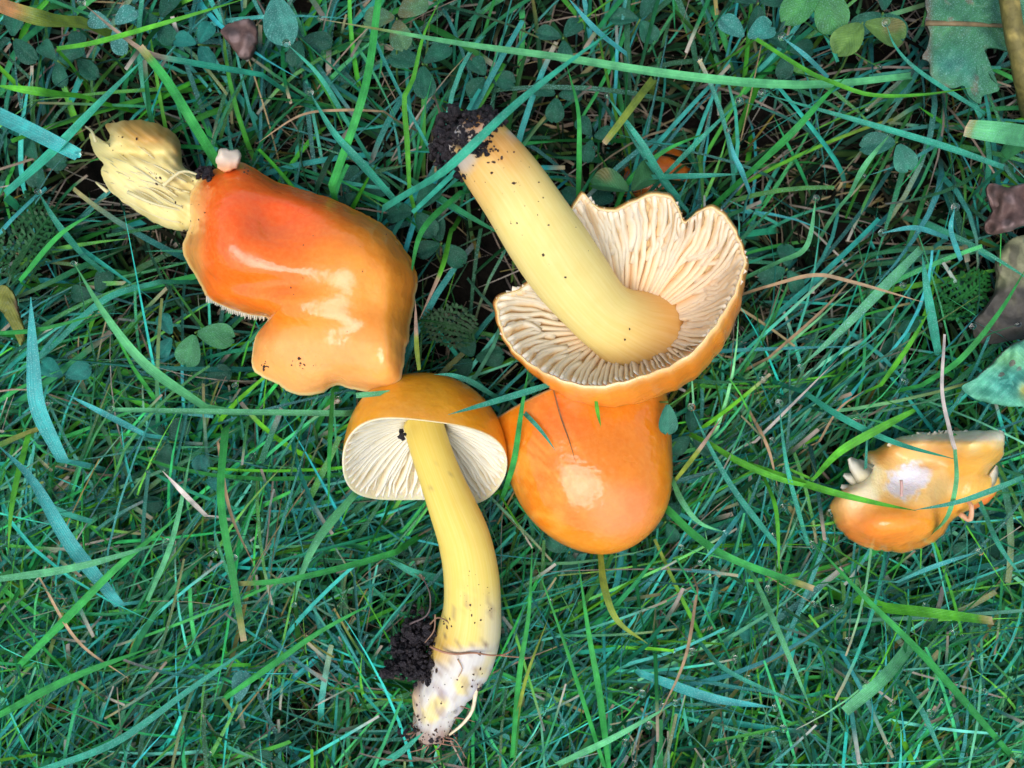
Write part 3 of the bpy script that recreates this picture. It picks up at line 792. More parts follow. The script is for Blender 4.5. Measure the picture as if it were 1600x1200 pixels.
    for pts, w, c in rt:
        p = catmull(pts, 14, False); V, F, s, a_ = tube(W(p[:, 0], p[:, 1], p[:, 2]), np.linspace(w, w * .5, 14), 6)
        mesh("root_thread", V, F, M_FIBRE, T, col=np.tile(c, (len(V), 1)))
    # dark crumb stuck between gills and stem
    v, f = crumbs(W([627, 628, 630, 626, 632], [674, 680, 686, 682, 678], [40, 44, 42, 40, 40]), [4, 5, 4, 4, 3], r)
    mesh("soil_clod", v, f, M_CLOD, T, smooth_shade=False)
    return T
CURV = build_curved_stem()
specks_on(CURV, "stem", [(745, 935, 26, 50, 44, .7, 2.6), (700, 975, 8, 7, 8, 2, 5), (735, 875, 6, 6, 2, 2, 3), (745, 1050, 12, 30, 22, 1.2, 4.5), (680, 1090, 45, 60, 70, .7, 3.2), (645, 1110, 18, 40, 26, 1.0, 3.8), (668, 1145, 24, 20, 70, 1.0, 3.8), (668, 1055, 20, 14, 40, 1.5, 4.5)], 80)

def build_bell():
    T = thing("mushroom", W(920, 700, SOIL), "smooth closed bell-shaped orange cap tucked under the upturned mushroom", "mushroom")
    c = W(906, 642, -92); axis = np.array([.17, -.90, .30])
    n = 150; Rr, H = 138., 242.
    def rad(t): return Rr * (1 - .34 * t ** 2.4) * (1 - t ** 5.2) ** .5
    ts = np.r_[np.linspace(0, .8, 20), np.linspace(.83, .995, 12)][::-1]
    prof = [(rad(t), H * t) for t in ts] + [(Rr * .985, -5), (Rr * .95, -3), (Rr * .86, 22), (Rr * .6, 90), (Rr * .3, 120)]
    def warp(rr, hh, a, q):
        k = np.clip(1 - hh / H, 0, 1)
        w = 1 + .05 * np.sin(2 * a + 2.4) * k + .035 * np.sin(3 * a + .5) * k + .05 * np.exp(-((a - pi) / .5) ** 2) * k
        return rr * w, hh + 8 * np.sin(3 * a) * k
    rings, a, (xd, yd, ax) = bell(c, axis, np.array([1., 0, 0]), prof, n, warp)
    V = np.vstack([np.vstack(rings), (c + ax * H)[None], (c + ax * 122)[None]])
    d = V - (c + ax * 100)
    V = V + (d / (np.linalg.norm(d, axis=1)[:, None] + 1e-6)) * (3.0 * NZ[6](V, 110))[:, None]
    q = np.r_[np.repeat(np.arange(len(rings)), n), 0, 40]
    x, y = proj(V); Pn = np.stack([x, y, 0 * x], -1)
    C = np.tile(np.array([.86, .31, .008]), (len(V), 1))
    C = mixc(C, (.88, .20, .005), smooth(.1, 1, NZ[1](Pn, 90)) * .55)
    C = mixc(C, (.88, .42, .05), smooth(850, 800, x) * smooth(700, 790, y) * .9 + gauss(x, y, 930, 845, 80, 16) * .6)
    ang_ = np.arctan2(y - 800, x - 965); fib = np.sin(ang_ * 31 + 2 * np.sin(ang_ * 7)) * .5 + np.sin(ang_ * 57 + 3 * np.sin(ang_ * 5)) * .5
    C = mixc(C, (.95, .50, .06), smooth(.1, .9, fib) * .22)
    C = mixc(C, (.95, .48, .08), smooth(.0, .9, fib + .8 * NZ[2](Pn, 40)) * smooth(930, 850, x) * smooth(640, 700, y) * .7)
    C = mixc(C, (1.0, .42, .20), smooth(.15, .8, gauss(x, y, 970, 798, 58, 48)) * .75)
    C = mixc(C, (.92, .70, .36), (q >= 32) * 1.0)
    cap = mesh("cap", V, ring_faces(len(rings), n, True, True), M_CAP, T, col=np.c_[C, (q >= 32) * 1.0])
    p = catmull([(905, 640, -120), (895, 590, -140), (885, 530, -165)], 16, False)
    V, F, s, an = tube(W(p[:, 0], p[:, 1], p[:, 2]), np.linspace(36, 34, 16), 24, .03, 2)
    mesh("stem", V, F, M_STEM, T, col=np.tile((.84, .62, .16), (len(V), 1)), uv=np.stack([an / 6.283, s], -1))
    return T
BELL = build_bell()

def build_fragment():
    T = thing("mushroom_fragment", W(1420, 775, SOIL), "broken orange cap piece with lilac-white scar crossed by grass blades", "mushroom piece")
    def G(x, y):
        P = np.stack([x, y, 0 * x], -1)
        g = 44 * gauss(x, y, 1395, 822, 85, 34) + 14 * gauss(x, y, 1360, 740, 36, 40) - 20 * gauss(x, y, 1415, 750, 32, 22) - 22 * gauss(x, y, 1450, 714, 60, 18)
        g += 22 * gauss(x, y, 1530, 700, 50, 30) - 18 * gauss(x, y, 1492, 775, 24, 60)
        g += 4 * np.sin((x * .8 + y * .55) / 7) * smooth(1490, 1520, x)
        return g + 3 * NZ[3](P, 34)
    V, F, x, y, r = blob(OUT_E, (1420, 765), 66, lambda x, y: -48 + 62 * smooth(1420, 1545, x) * smooth(752, 690, y) + 26 * smooth(1380, 1440, x) * smooth(730, 690, y) + 34 * smooth(1380, 1310, x) * smooth(815, 760, y), .5, 24, G, 60, 210, .9, 12, .4, (1.008, 1.014))
    Pn = np.stack([x, y, 0 * x], -1)
    C = np.tile(np.array([1.0, .50, .05]), (len(V), 1))
    C = mixc(C, (1.0, .40, .06), gauss(x, y, 1400, 845, 80, 30) * .9 + gauss(x, y, 1372, 712, 28, 10) * .8)
    C = mixc(C, (1.0, .60, .14), smooth(1480, 1540, x) * .8)
    C = mixc(C, (1.0, .26, .03), gauss(x, y, 1335, 832, 60, 36) * .85)
    C = mixc(C, (1.0, .80, .42), smooth(712, 690, y + 6 * NZ[1](Pn, 18)) * smooth(1380, 1420, x) * .8)
    C = mixc(C, (.85, .52, .22), gauss(x, y, 1440, 712, 60, 22) * .8)
    C = mixc(C, (.92, .84, .58), smooth(.25, .75, gauss(x, y, 1352, 752, 36, 40) + .12 * NZ[2](Pn, 12)))
    C = mixc(C, (.90, .70, .30), gauss(x, y, 1470, 765, 36, 20) * .8)
    C = mixc(C, (.88, .72, .46), gauss(x, y, 1330, 785, 30, 34) * .7)
    sc_ = smooth(1.15, .7, np.sqrt(((x - 1418) / 36) ** 2 + ((y - 752) / 27) ** 2) + .22 * NZ[4](Pn, 16) + .1 * NZ[1](Pn, 6))
    C = mixc(C, (.96, .76, .36), smooth(1.75, 1.1, np.sqrt(((x - 1425) / 42) ** 2 + ((y - 752) / 30) ** 2) + .2 * NZ[2](Pn, 20)) * .7)
    C = mixc(C, (.84, .82, .92), sc_ * .92)
    top = smooth(692, 684, y) * smooth(1380, 1420, x)
    C = mixc(C, (.92, .84, .60), top)
    C = mixc(C, (.90, .78, .5), (r > 1.02) * 1.0)
    cap = mesh("cap", V, F, M_CAP, T, col=np.c_[C, np.clip(.45 * smooth(820, 760, y) + sc_ + top + gauss(x, y, 1352, 752, 34, 40), 0, 1)])
    # torn gill teeth
    r = np.random.default_rng(77)
    teeth = [((1364, 756), (1327, 716), 17, 4), ((1356, 766), (1318, 742), 13, -4), ((1350, 776), (1314, 760), 11, -12), ((1368, 738), (1342, 718), 12, 2), ((1346, 784), (1316, 774), 10, -18), ((1538, 764), (1557, 727), 9, -30)]
    for k in range(26):
        t = k / 25; bx = 1392 + 172 * t; by = 692 - 14 * smooth(0, .35, t)
        teeth.append(((bx + r.normal(0, 3), by + 5), (bx + r.normal(0, 4), by - r.uniform(0, 7)), r.uniform(4, 9), -24 + 50 * smooth(.1, .8, t) + r.normal(0, 3)))
    for (b, e, w, z) in teeth:
        b, e = np.array(b, float), np.array(e, float); d = (e - b) / np.linalg.norm(e - b); s = np.array([-d[1], d[0]])
        V = []; cv = r.normal(0, 2.5)
        for f_, ww in ((0, 1), (.4, .9), (.75, .62), (1, .2)):
            c = b + (e - b) * f_ + s * cv * sin(f_ * 3)
            for sg, dz in ((-1, -1), (-.3, 1.2), (1, 0), (0, -1.6)): V.append(W(*(c + s * sg * w * ww + r.normal(0, .5, 2)), z + 5 * f_ + dz * (1.2 - f_)))
        V = np.array(V); F = ring_faces(4, 4) + [(3, 2, 1, 0), (12, 13, 14, 15)]
        mesh("gill_fragment", V, F, M_GILL, T, col=mixc(np.tile(np.array((.95, .78, .42)), (len(V), 1)), (.94, .86, .66), np.repeat([0, .3, .8, 1], 4)))
    # curled orange lip and pinkish fibre at the right
    V, F, x, y, rr = blob([(1520, 768), (1558, 748), (1560, 764), (1540, 788), (1505, 800), (1500, 788)], (1530, 776), 18, -58, .5, 10, None, 10, 50, .5, 3, .1)
    mesh("cap_lip", V, F, M_CAP, T, col=np.c_[np.tile((.88, .26, .04), (len(V), 1)), np.zeros(len(V))])
    p = catmull([(1500, 803, -20), (1515, 812, -10), (1518, 792, 0), (1511, 782, -12)], 14, False)
    V, F, s, a_ = tube(W(p[:, 0], p[:, 1], p[:, 2]), np.linspace(4.5, 3, 14), 7)
    mesh("stem_fibre", V, F, M_GILL, T, col=np.tile((.80, .45, .28), (len(V), 1)))
    p = catmull([(1408, 750, 34), (1409, 762, 36), (1408, 776, 36)], 8, False)
    V, F, s, a_ = tube(W(p[:, 0], p[:, 1], p[:, 2] + 6), np.linspace(2.6, 2.2, 8), 6)
    mesh("stem_fibre", V, F, M_GILL, T, col=np.tile((.70, .42, .40), (len(V), 1)))
    return T
FRAG = build_fragment()

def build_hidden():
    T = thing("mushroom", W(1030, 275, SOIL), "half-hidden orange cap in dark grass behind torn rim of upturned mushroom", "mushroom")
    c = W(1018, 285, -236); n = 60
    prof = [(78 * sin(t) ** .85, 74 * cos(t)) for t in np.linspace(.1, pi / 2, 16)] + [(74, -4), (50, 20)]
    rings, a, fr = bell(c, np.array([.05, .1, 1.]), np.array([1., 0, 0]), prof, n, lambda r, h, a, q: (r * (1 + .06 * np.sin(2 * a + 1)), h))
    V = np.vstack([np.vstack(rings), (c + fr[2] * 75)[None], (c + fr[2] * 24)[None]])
    mesh("cap", V, ring_faces(len(rings), n, True, True), M_CAP, T, col=np.c_[np.tile((.55, .16, .015), (len(V), 1)), np.zeros(len(V))])  # darkened cap colour stands in for the shade of the grass over it
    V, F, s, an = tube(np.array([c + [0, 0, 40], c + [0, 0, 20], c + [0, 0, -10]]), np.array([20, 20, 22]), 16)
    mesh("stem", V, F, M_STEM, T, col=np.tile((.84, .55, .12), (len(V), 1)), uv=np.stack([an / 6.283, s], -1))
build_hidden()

# ------------------------------------------------------------------ grass blades
def blade_rows(P, w, fold, roll, s):
    """P (..,m,3) centre lines, w (..,m) half widths -> verts (..,m,3,3)"""
    t = np.gradient(P, axis=-2); t /= np.linalg.norm(t, axis=-1, keepdims=True) + 1e-9
    sd = np.cross(t, np.array([0, 0, 1.])); sd /= np.linalg.norm(sd, axis=-1, keepdims=True) + 1e-6
    up = np.cross(sd, t)
    cr, sr = np.cos(roll)[..., None], np.sin(roll)[..., None]
    a = sd * cr + up * sr; nn = -sd * sr + up * cr
    L = P - a * w[..., None]; R = P + a * w[..., None]; Mv = P - nn * (w * fold)[..., None]
    return np.stack([L, Mv, R], -2)

def blade_faces(m):
    i = np.arange(m - 1)
    F = []
    for k in range(2):
        a = i * 3 + k
        F.append(np.stack([a, a + 1, a + 4, a + 3], -1))
    return np.vstack(F)

GREENS = np.array([(.018, .215, .070), (.026, .260, .055), (.050, .290, .024), (.014, .200, .105), (.085, .310, .018), (.014, .150, .050), (.034, .290, .110), (.030, .240, .040)])
TEALS = np.array([(.014, .24, .19), (.018, .30, .25), (.012, .19, .17), (.03, .32, .22), (.016, .25, .27)])  # base colours with the sky's reflection painted in
STRAW = np.array([(.34, .27, .19), (.24, .19, .15), (.42, .33, .18), (.46, .41, .36), (.30, .25, .22), (.38, .29, .23), (.16, .13, .12)])

def turf(name, n, xr, yr, seed, ang, lenr, widr, ztop, dry=0.0, teal=.3, label=None, cat=None, mat=M_GRASS, base_jit=0, lift=(35, 80), palette=None, dewk=1.0, tuft=14, bright=1.0):
    r = np.random.default_rng(seed)
    m = 9
    nt_ = max(n // tuft, 1); ti = r.integers(0, nt_, n)
    tx, ty = r.uniform(*xr, nt_), r.uniform(*yr, nt_)
    bx, by = tx[ti] + r.normal(0, 34, n), ty[ti] + r.normal(0, 34, n)
    phi = ang(r, tx, ty, nt_)[ti] + r.normal(0, .38, n)
    L = r.uniform(*lenr, n) * np.where(r.uniform(0, 1, n) < .15, 1.35, 1)
    e0 = np.radians(r.uniform(*lift, n)); e1 = e0 - np.radians(r.uniform(35, 115, n))
    bend = r.normal(0, .38, n)
    s = np.array([0, .12, .26, .40, .55, .70, .84, .945, 1.0])
    ds = np.diff(s)
    sm = (s[1:] + s[:-1]) / 2
    el = e0[:, None] + (e1 - e0)[:, None] * sm; hd = phi[:, None] + bend[:, None] * (sm - .3)
    st = L[:, None] * ds
    dx, dy, dz = st * np.cos(el) * np.cos(hd), st * np.cos(el) * np.sin(hd), st * np.sin(el)
    cum = lambda q: np.concatenate([np.zeros((n, 1)), np.cumsum(q, 1)], 1)
    X, Y, Z = bx[:, None] + cum(dx), by[:, None] + cum(dy), cum(dz)
    zt = r.normal(ztop, 28, n) - SOIL - 16 * smooth(-60, 120, by)
    Z *= np.minimum(1, zt / np.maximum(Z.max(1), 1))[:, None]
    Z = SOIL - 6 + np.maximum(Z, 2)
    P = np.stack([X, Y, Z], -1)
    px, py = proj(P)
    bad = (by > 20) & (np.abs(bx) < 1100) & (by < 800) & (r.uniform(0, 1, n) < .24) & (dry < .5)
    for poly, zl in MASKS:
        bad |= (in_poly(px, py, poly) & (Z > zl)).any(1)
    w = r.uniform(*widr, n)[:, None] * .5 * np.ones(m)
    cut = r.uniform(0, 1, n) < .4
    tp = np.where(cut[:, None], np.clip(1.04 - .28 * s ** 3, 0, 1), np.clip(1 - s ** 2.6, .03, 1)) * np.clip(.55 + s * 2.2, 0, 1)
    w = w * tp
    rows = blade_rows(P, w, r.uniform(.05, .6, n)[:, None], (r.normal(0, .55, n)[:, None] + r.normal(0, .5, n)[:, None] * s), s)
    # colours
    if palette is None:
        isT = r.uniform(0, 1, n) < teal
        base = np.where(isT[:, None], TEALS[r.integers(0, len(TEALS), n)], GREENS[r.integers(0, len(GREENS), n)])
    else:
        base = palette[r.integers(0, len(palette), n)]; isT = np.zeros(n, bool)
    base = base * (.22 + 1.2 * r.uniform(0, 1, (n, 1)) ** 1.5) * bright
    isD = r.uniform(0, 1, n) < dry
    if mat is not M_DRY: rows = np.where(isD[:, None, None, None], rows[:, :, 1:2] + (rows - rows[:, :, 1:2]) * .45, rows)
    base = np.where(isD[:, None], STRAW[r.integers(0, len(STRAW), n)], base)
    C = np.repeat(base[:, None], m, 1)
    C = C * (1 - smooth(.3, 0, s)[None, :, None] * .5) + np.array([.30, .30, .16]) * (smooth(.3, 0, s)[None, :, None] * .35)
    tipw = (smooth(.90, .96, s)[None] * (cut & (r.uniform(0, 1, n) < .45))[:, None])[..., None]
    C = C * (1 - tipw) + STRAW[r.integers(0, len(STRAW), n)][:, None] * 1.3 * tipw
    yel = (smooth(.55, 1, s)[None] * (r.uniform(0, 1, n) < .12)[:, None])[..., None] * .7
    C = C * (1 - yel) + np.array([.32, .26, .05]) * yel
    dew = np.where(isD, 0, np.where(isT, r.uniform(.1, 1, n), r.uniform(0, .9, n) ** 2)) * dewk
    A = np.repeat(dew[:, None], m, 1) * smooth(.1, .5, s)
    keep = ~bad
    rows, C, A = rows[keep], C[keep], A[keep]; k = keep.sum()
    V = rows.reshape(-1, 3)
    col = np.repeat(np.concatenate([C, A[..., None]], -1), 3, axis=1).reshape(-1, 4)
    uu = np.tile(np.array([0, .5, 1]), m); vv = np.repeat(s, 3)
    uv = np.tile(np.stack([uu, vv], -1), (k, 1)) + 0
    F = (blade_faces(m)[None] + (np.arange(k) * m * 3)[:, None, None]).reshape(-1, 4)
    o = mesh(name, V, F, mat, None, np.array([0, 0, SOIL]), col, uv, label=label, cat=cat, kind="stuff")
    return P[keep][:, -1], bad

def ang_main(r, x, y, n):
    low = smooth(100, -250, y)        # lower part of the picture: blades sweep towards upper right
    a = np.where(r.uniform(0, 1, n) < .35 + .35 * low, r.normal(radians(48), .42, n), r.uniform(0, 2 * pi, n))
    return a + np.where(r.uniform(0, 1, n) < .28, pi, 0)
def ang_any(r, x, y, n): return r.uniform(0, 2 * pi, n)

XR, YR = (-1350, 1350), (-1150, 1150)
UNDER = np.array([(.010, .040, .018), (.012, .060, .022), (.008, .035, .022), (.020, .050, .012), (.020, .020, .012)])  # dark palette puts the shade of the turf gaps into the blades
turf("undergrowth", 11000, XR, YR, 1, ang_any, (60, 210), (4, 10), -110, .10, .2, "short undergrowth blades close to the soil, darkened to paint gap shade", "grass", lift=(15, 60), palette=UNDER, dewk=.0, mat=M_UNDER)
TIPS1, _ = turf("grass", 6800, XR, YR, 2, ang_main, (140, 380), (5, 11.5), -42, .06, .42, "dense green lawn grass of mixed dewy blades", "grass", bright=1.35)
TIPS2, _ = turf("fine_grass", 8200, XR, (-1150, 20), 3, ang_main, (150, 400), (3.4, 7.4), -18, .04, .40, "fine long grass blades sweeping together in thick turf", "grass", bright=1.9)
turf("dry_grass", 3400, XR, YR, 4, ang_any, (80, 300), (1.8, 4.4), -50, 1.0, 0, "thin dry straw-coloured grass tangled through the lawn", "dry grass", mat=M_DRY, lift=(5, 45), tuft=5)

# outer lawn ring so the ground does not run bare just past the frame
def ring_area(seed, n):
    for k, (xr, yr) in enumerate((((-2700, -1350), (-2300, 2300)), ((1350, 2700), (-2300, 2300)), ((-1350, 1350), (1150, 2300)), ((-1350, 1350), (-2300, -1150)))):
        turf("lawn_grass", n, xr, yr, seed + k, ang_main, (150, 340), (8, 15), -40, .12, .3, "lawn grass spreading out around the mushroom patch", "grass")
ring_area(20, 2600)

# ------------------------------------------------------------------ single blades that stand out
COLS = dict(green=(.030, .285, .050), bright=(.080, .36, .018), teal=(.016, .27, .17), blue=(.020, .33, .33), pale=(.085, .38, .14), dark=(.014, .16, .06), straw=(.46, .31, .18), white=(.55, .48, .44), yellow=(.20, .27, .03), brown=(.26, .13, .05))  # teal and blue carry painted sky reflection
HERO_TIPS = []
LAND = [((480, 430), "the torn orange cap"), ((220, 275), "the split yellow stem"), ((1030, 440), "the upturned cream gills"), ((730, 210), "the soil-caked stem end"), ((930, 770), "the smooth bell cap"), ((620, 730), "the white-gilled cap"), ((690, 1060), "the curved stem's rooted foot"), ((1420, 770), "the broken cap fragment"), ((1500, 70), "the broad lobed leaf"), ((1570, 590), "the crinkled blue-green leaf"), ((1585, 430), "the blotched grey leaf"), ((15, 485), "the yellowed narrow leaf"), ((430, 40), "the large dewy clover leaflet"), ((1300, 60), "the yellowing folded clover leaf"), ((372, 1100), "the lone oval leaflet"), ((1470, 960), "the thick square-cut bright blade"), ((60, 25), "the broad browned yellow-green blade"), ((975, 950), "the curled yellow-green blade"), ((360, 850), "the dark blade with papery white end")]
def near(x, y, lim=330):
    d = [((x - a) ** 2 + (y - b) ** 2) ** .5 for (a, b), _ in LAND]; k = int(np.argmin(d))
    return "near " + LAND[k][1] if d[k] < lim else "in open turf away from the mushrooms"
def hero(pts, w, colour, z, label=None, tip=None, dew=None, dip=70, taper='point', cat="grass blade", group=None, zs=None, buried=True, roll=None, fold=None):
    """pts: base -> tip in photo pixels; z: height of the blade's upper run; the base end goes down into the turf"""
    r = np.random.default_rng(int(abs(pts[0][0] * 7 + pts[0][1] * 13 + w)) + len(HERO_TIPS))
    p = np.array([q[:2] for q in pts], float); n0 = len(p)
    if zs is None:
        sL = np.r_[0, np.cumsum(np.linalg.norm(np.diff(p, axis=0), axis=1))]; sL /= sL[-1]
        zz = z - dip * (1 - smooth(0, .45, sL)) + r.normal(0, 2, n0)
    else: zz = np.array(zs, float)
    m = 22
    c = catmull(np.c_[p, zz], m, False)
    Pm = W(c[:, 0], c[:, 1], c[:, 2])
    s = np.linspace(0, 1, m)
    if buried:
        d = Pm[0] - Pm[1]; d[2] = 0; d /= np.linalg.norm(d) + 1e-6
        drop = Pm[0, 2] - (SOIL - 8)
        ext = [Pm[0] + d * 55 * f + np.array([0, 0, -drop * f ** .8]) for f in (1, .7, .4, .18)]
        Pm = np.vstack([np.array(ext), Pm]); s = np.r_[-.04, -.03, -.02, -.01, s]
    M_ = len(Pm)
    sc_ = np.clip(s, 0, 1)
    if taper == 'point': tp = np.clip(1 - sc_ ** 3, .05, 1) * (.72 + .28 * smooth(0, .3, sc_))
    elif taper == 'both': tp = np.clip(np.sin(pi * (.06 + .9 * sc_)) ** .5, .1, 1)
    else: tp = np.clip(1 - .22 * sc_ ** 3, .1, 1)
    wd = w * .54 * tp * (HC - Pm[:, 2]) / HC
    rl = (r.normal(0, .25) if roll is None else roll) + r.normal(0, .35) * s
    rows = blade_rows(Pm, wd, r.uniform(.25, .6) if fold is None else fold, rl, s)
    cc = COLS[colour] if isinstance(colour, str) else colour
    C = np.tile(np.array(cc) * r.uniform(.95, 1.3), (M_, 1))
    C = C * (1 + .12 * np.sin(s * 9 + r.uniform(0, 6)))[:, None]
    if tip == 'straw': C = mixc(C, (.50, .36, .20), smooth(.93, .97, s)); C = mixc(C, (.24, .24, .05), smooth(.84, .92, s) * (1 - smooth(.92, .97, s)))
    if tip == 'brown': C = mixc(C, (.40, .18, .06), smooth(.55, .85, s))
    if tip == 'dryhalf': C = mixc(C, (.44, .30, .22), smooth(.45, .55, s))
    if dew is None: dew = {'blue': .9, 'teal': .55, 'pale': .5}.get(colour if isinstance(colour, str) else '', .15)
    col = np.repeat(np.c_[C, np.full(M_, dew)], 3, axis=0)
    uv = np.stack([np.tile([0, .5, 1], M_), np.repeat(s, 3)], -1)
    dry = colour in ('straw', 'white', 'brown')
    if label is None:
        mp = p[len(p) // 2]
        kindw = {'straw': 'thin straw-coloured dry stalk', 'white': 'thin whitish dry stalk', 'brown': 'thin brown dry stalk', 'blue': 'dewy sky-blue-green grass blade', 'teal': 'dark blue-green grass blade', 'pale': 'pale green grass blade', 'bright': 'bright fresh green grass blade', 'green': 'plain mid-green grass blade', 'yellow': 'yellow-green grass blade', 'dark': 'very dark green grass blade'}[colour]
        label = ("broad " if w >= 13 else "") + kindw + {'straw': ' with dry tip', 'dryhalf': ' withered along half'}.get(tip, '') + (' cut blunt' if taper == 'cut' and tip is None else '') + ' ' + near(*mp)
        group = "dry stalks lying on the turf" if dry else ("blue-green blades over the turf" if colour in ('blue', 'teal') else "green blades over the turf")
    o = mesh("dry_stalk" if dry else "grass_blade", rows.reshape(-1, 3), blade_faces(M_), M_DRY if dry else M_GRASS, None, Pm[0] * np.array([1, 1, 1]), col, uv, label=label, cat="dry stalk" if dry else cat, group=group)
    HERO_TIPS.append((Pm[-1], colour if zs is None else 'none'))
    return o

# -- blades that cross the mushrooms
hero([(598, 326), (640, 300), (700, 262), (800, 168), (890, 96), (968, 40)], 15, 'teal', 0, "long blue-green blade laid across the soil-caked end of the thick stem", zs=[-10, 60, 190, 208, 190, 170], dew=.35)
hero([(700, 648), (735, 638), (790, 622), (862, 600)][::-1], 10, 'teal', 0, "blue-green blade bridging from white gilled cap rim to the closed bell cap", zs=[60, 100, 128, 132], buried=False, dew=.6)
hero([(826, 575), (815, 640), (803, 720), (786, 775)][::-1], 9, 'green', 0, "green blade standing in the gap between the two lower caps", zs=[-60, 10, 60, 70])
hero([(768, 616), (735, 596), (705, 586), (678, 585)], 9, 'teal', 0, "short blue-green blade arching over back of the curved-stem mushroom's cap", zs=[-20, 50, 72, 60])
hero([(556, 618), (580, 616), (609, 613)], 8, 'pale', 0, "tiny cut grass clipping stuck under the torn cap's lower edge", zs=[60, 62, 60], buried=False, taper='cut', cat="grass clipping")
hero([(800, 628), (822, 648), (846, 674), (868, 704)], 7, 'teal', 0, "thin blade lying against the left flank of the bell cap", zs=[-40, 30, 52, 60])
hero([(931, 625), (934, 645), (939, 667)], 6, 'bright', 0, "little bright green blade tip hanging onto the bell cap", zs=[66, 66, 64], buried=False)
hero([(864, 606), (876, 650), (890, 690), (900, 724)], 2.6, 'brown', 0, "hair-thin brown stalk resting on the bell cap", zs=[40, 52, 66, 78], buried=False)
hero([(1430, 640), (1370, 672), (1312, 706), (1268, 752)], 12, 'bright', 0, "bright green blade arching over the upper left of the cap fragment", zs=[70, 64, 40, -30], taper='both')
hero([(1200, 736), (1290, 766), (1370, 786), (1432, 798)], 11, 'bright', 0, "bright green blade lying across the middle of the cap fragment", zs=[-20, 60, 82, 84])
hero([(1600, 745), (1545, 768), (1490, 786), (1428, 797)], 9, 'teal', 0, "dew-beaded blade tip meeting another blade on the cap fragment", zs=[0, 40, 70, 82], dew=.9)
hero([(1255, 612), (1320, 655), (1400, 692), (1494, 718)], 10, 'teal', 0, "blue-green blade slanting over the top edge of the cap fragment", zs=[-20, 40, 58, 58], dew=.25)
hero([(1444, 846), (1478, 812), (1494, 755), (1492, 700)], 12, 'pale', 0, "wide pale green blade folded over the right part of cap fragment", zs=[-40, 45, 74, 70], dew=.4, taper='cut')
hero([(1492, 702), (1484, 672), (1472, 610), (1476, 522)], 7, 'white', 0, "grey dry stalk rising from the folded blade on cap fragment", zs=[70, 60, 40, 30], buried=False, taper='cut')
hero([(1350, 845), (1352, 780), (1353, 720), (1356, 660)], 7, 'teal', -20, "short dewy blade standing at the torn side of cap fragment", zs=[-120, -60, 20, 30])
hero([(1490, 678), (1508, 696), (1526, 714)], 6, 'green', 0, "small leaf sliver lying on the cream edge of cap fragment", zs=[44, 52, 50], buried=False)
hero([(592, 1196), (625, 1176), (662, 1144)], 10, 'teal', 0, "blue-green blade poking over the root-tangled tip of the curved stem", zs=[-60, -10, 10])
hero([(655, 578), (651, 540), (649, 470)], 8, 'yellow', 0, "yellow-green stalk between the torn cap and the small gilled cap", zs=[60, 50, 30], tip='dryhalf', buried=False)
hero([(903, 330), (905, 240), (903, 170), (885, 100)], 8, 'green', 0, "upright green blade beside the torn rim of the upturned mushroom", zs=[-40, 40, 60, 50])

hero([(1075, 330), (1040, 290), (1000, 235), (972, 190)], 9, 'teal', -20, "blue-green blade crossing the half-hidden orange cap", zs=[-60, -40, -20, -10])
hero([(960, 330), (985, 280), (1040, 235), (1110, 205)], 8, 'green', -20, "green blade arching over the half-hidden orange cap", zs=[-90, -50, -20, -20])
# -- blades over the turf (base -> tip)
H = hero
H([(1425, 118), (1300, 131), (1200, 131), (1100, 122), (1000, 109), (880, 90), (720, 68), (600, 47), (500, 30)], 14, 'pale', 105, "very long pale green blade with straw tip running above thick stem's soil end", tip='straw', dew=.2)
H([(135, 36), (60, 27), (-10, 5)], 24, 'yellow', 60, "broad yellow-green blade with a browned end", tip='brown', taper='cut')
H([(88, 76), (150, 66), (250, 38), (390, -4)], 9, 'bright', 70)
H([(128, 150), (60, 143), (-10, 133)], 15, 'bright', 50)
H([(5, 305), (80, 238), (150, 166), (228, 88)], 22, 'teal', 40, dew=.3)
H([(-10, 176), (60, 210), (122, 242)], 24, 'blue', 30, "broad blue-green blade cut square beside the split stem", taper='cut')
H([(338, 252), (300, 190), (260, 125), (218, 72)], 14, 'green', 60, tip='straw', taper='cut')
H([(410, 117), (300, 98), (235, 84), (190, 55), (128, 4)], 10, 'teal', 40, "dewy blade fading into a long dry stalk above the split stem", tip='dryhalf', dew=.2)
H([(518, 292), (556, 185), (576, 110), (592, -6)], 12, 'green', 50, taper='cut')
H([(640, 300), (636, 220), (632, 152), (645, 125), (662, 55), (690, -5)], 8, 'bright', 55)
H([(545, 195), (500, 120), (448, 68)], 9, 'teal', 55)
H([(610, 305), (560, 250), (520, 205), (484, 144)], 14, 'teal', 30)
H([(400, 225), (470, 180), (540, 172), (600, 174)][::-1], 4, 'straw', 30)
H([(1022, 122), (1000, 150), (970, 190), (944, 224)], 11, 'yellow', 60, tip='straw', taper='cut')
H([(1062, 312), (1030, 270), (1000, 220), (948, 150)], 13, 'teal', 25)
H([(980, 85), (930, 45), (886, -5)], 12, 'blue', 40)
H([(1005, 277), (1080, 275), (1160, 272)], 13, 'teal', 30)
H([(1172, 302), (1160, 270), (1146, 240), (1138, 204)], 11, 'blue', 60)
H([(1040, 272), (1100, 212), (1155, 158)], 8, 'teal', 30)
H([(1180, 262), (1240, 205), (1290, 150), (1326, 116)], 11, 'green', 90)
H([(1180, 60), (1260, 110), (1300, 128), (1360, 148), (1440, 148), (1524, 136)], 12, 'bright', 110)
H([(1570, 262), (1480, 230), (1380, 200), (1290, 174), (1190, 146)], 11, 'teal', 70)
H([(1610, 214), (1570, 208), (1510, 200)], 30, 'pale', 60, "broad pale blade with a torn white ragged end", tip='straw', taper='cut', dew=.5)
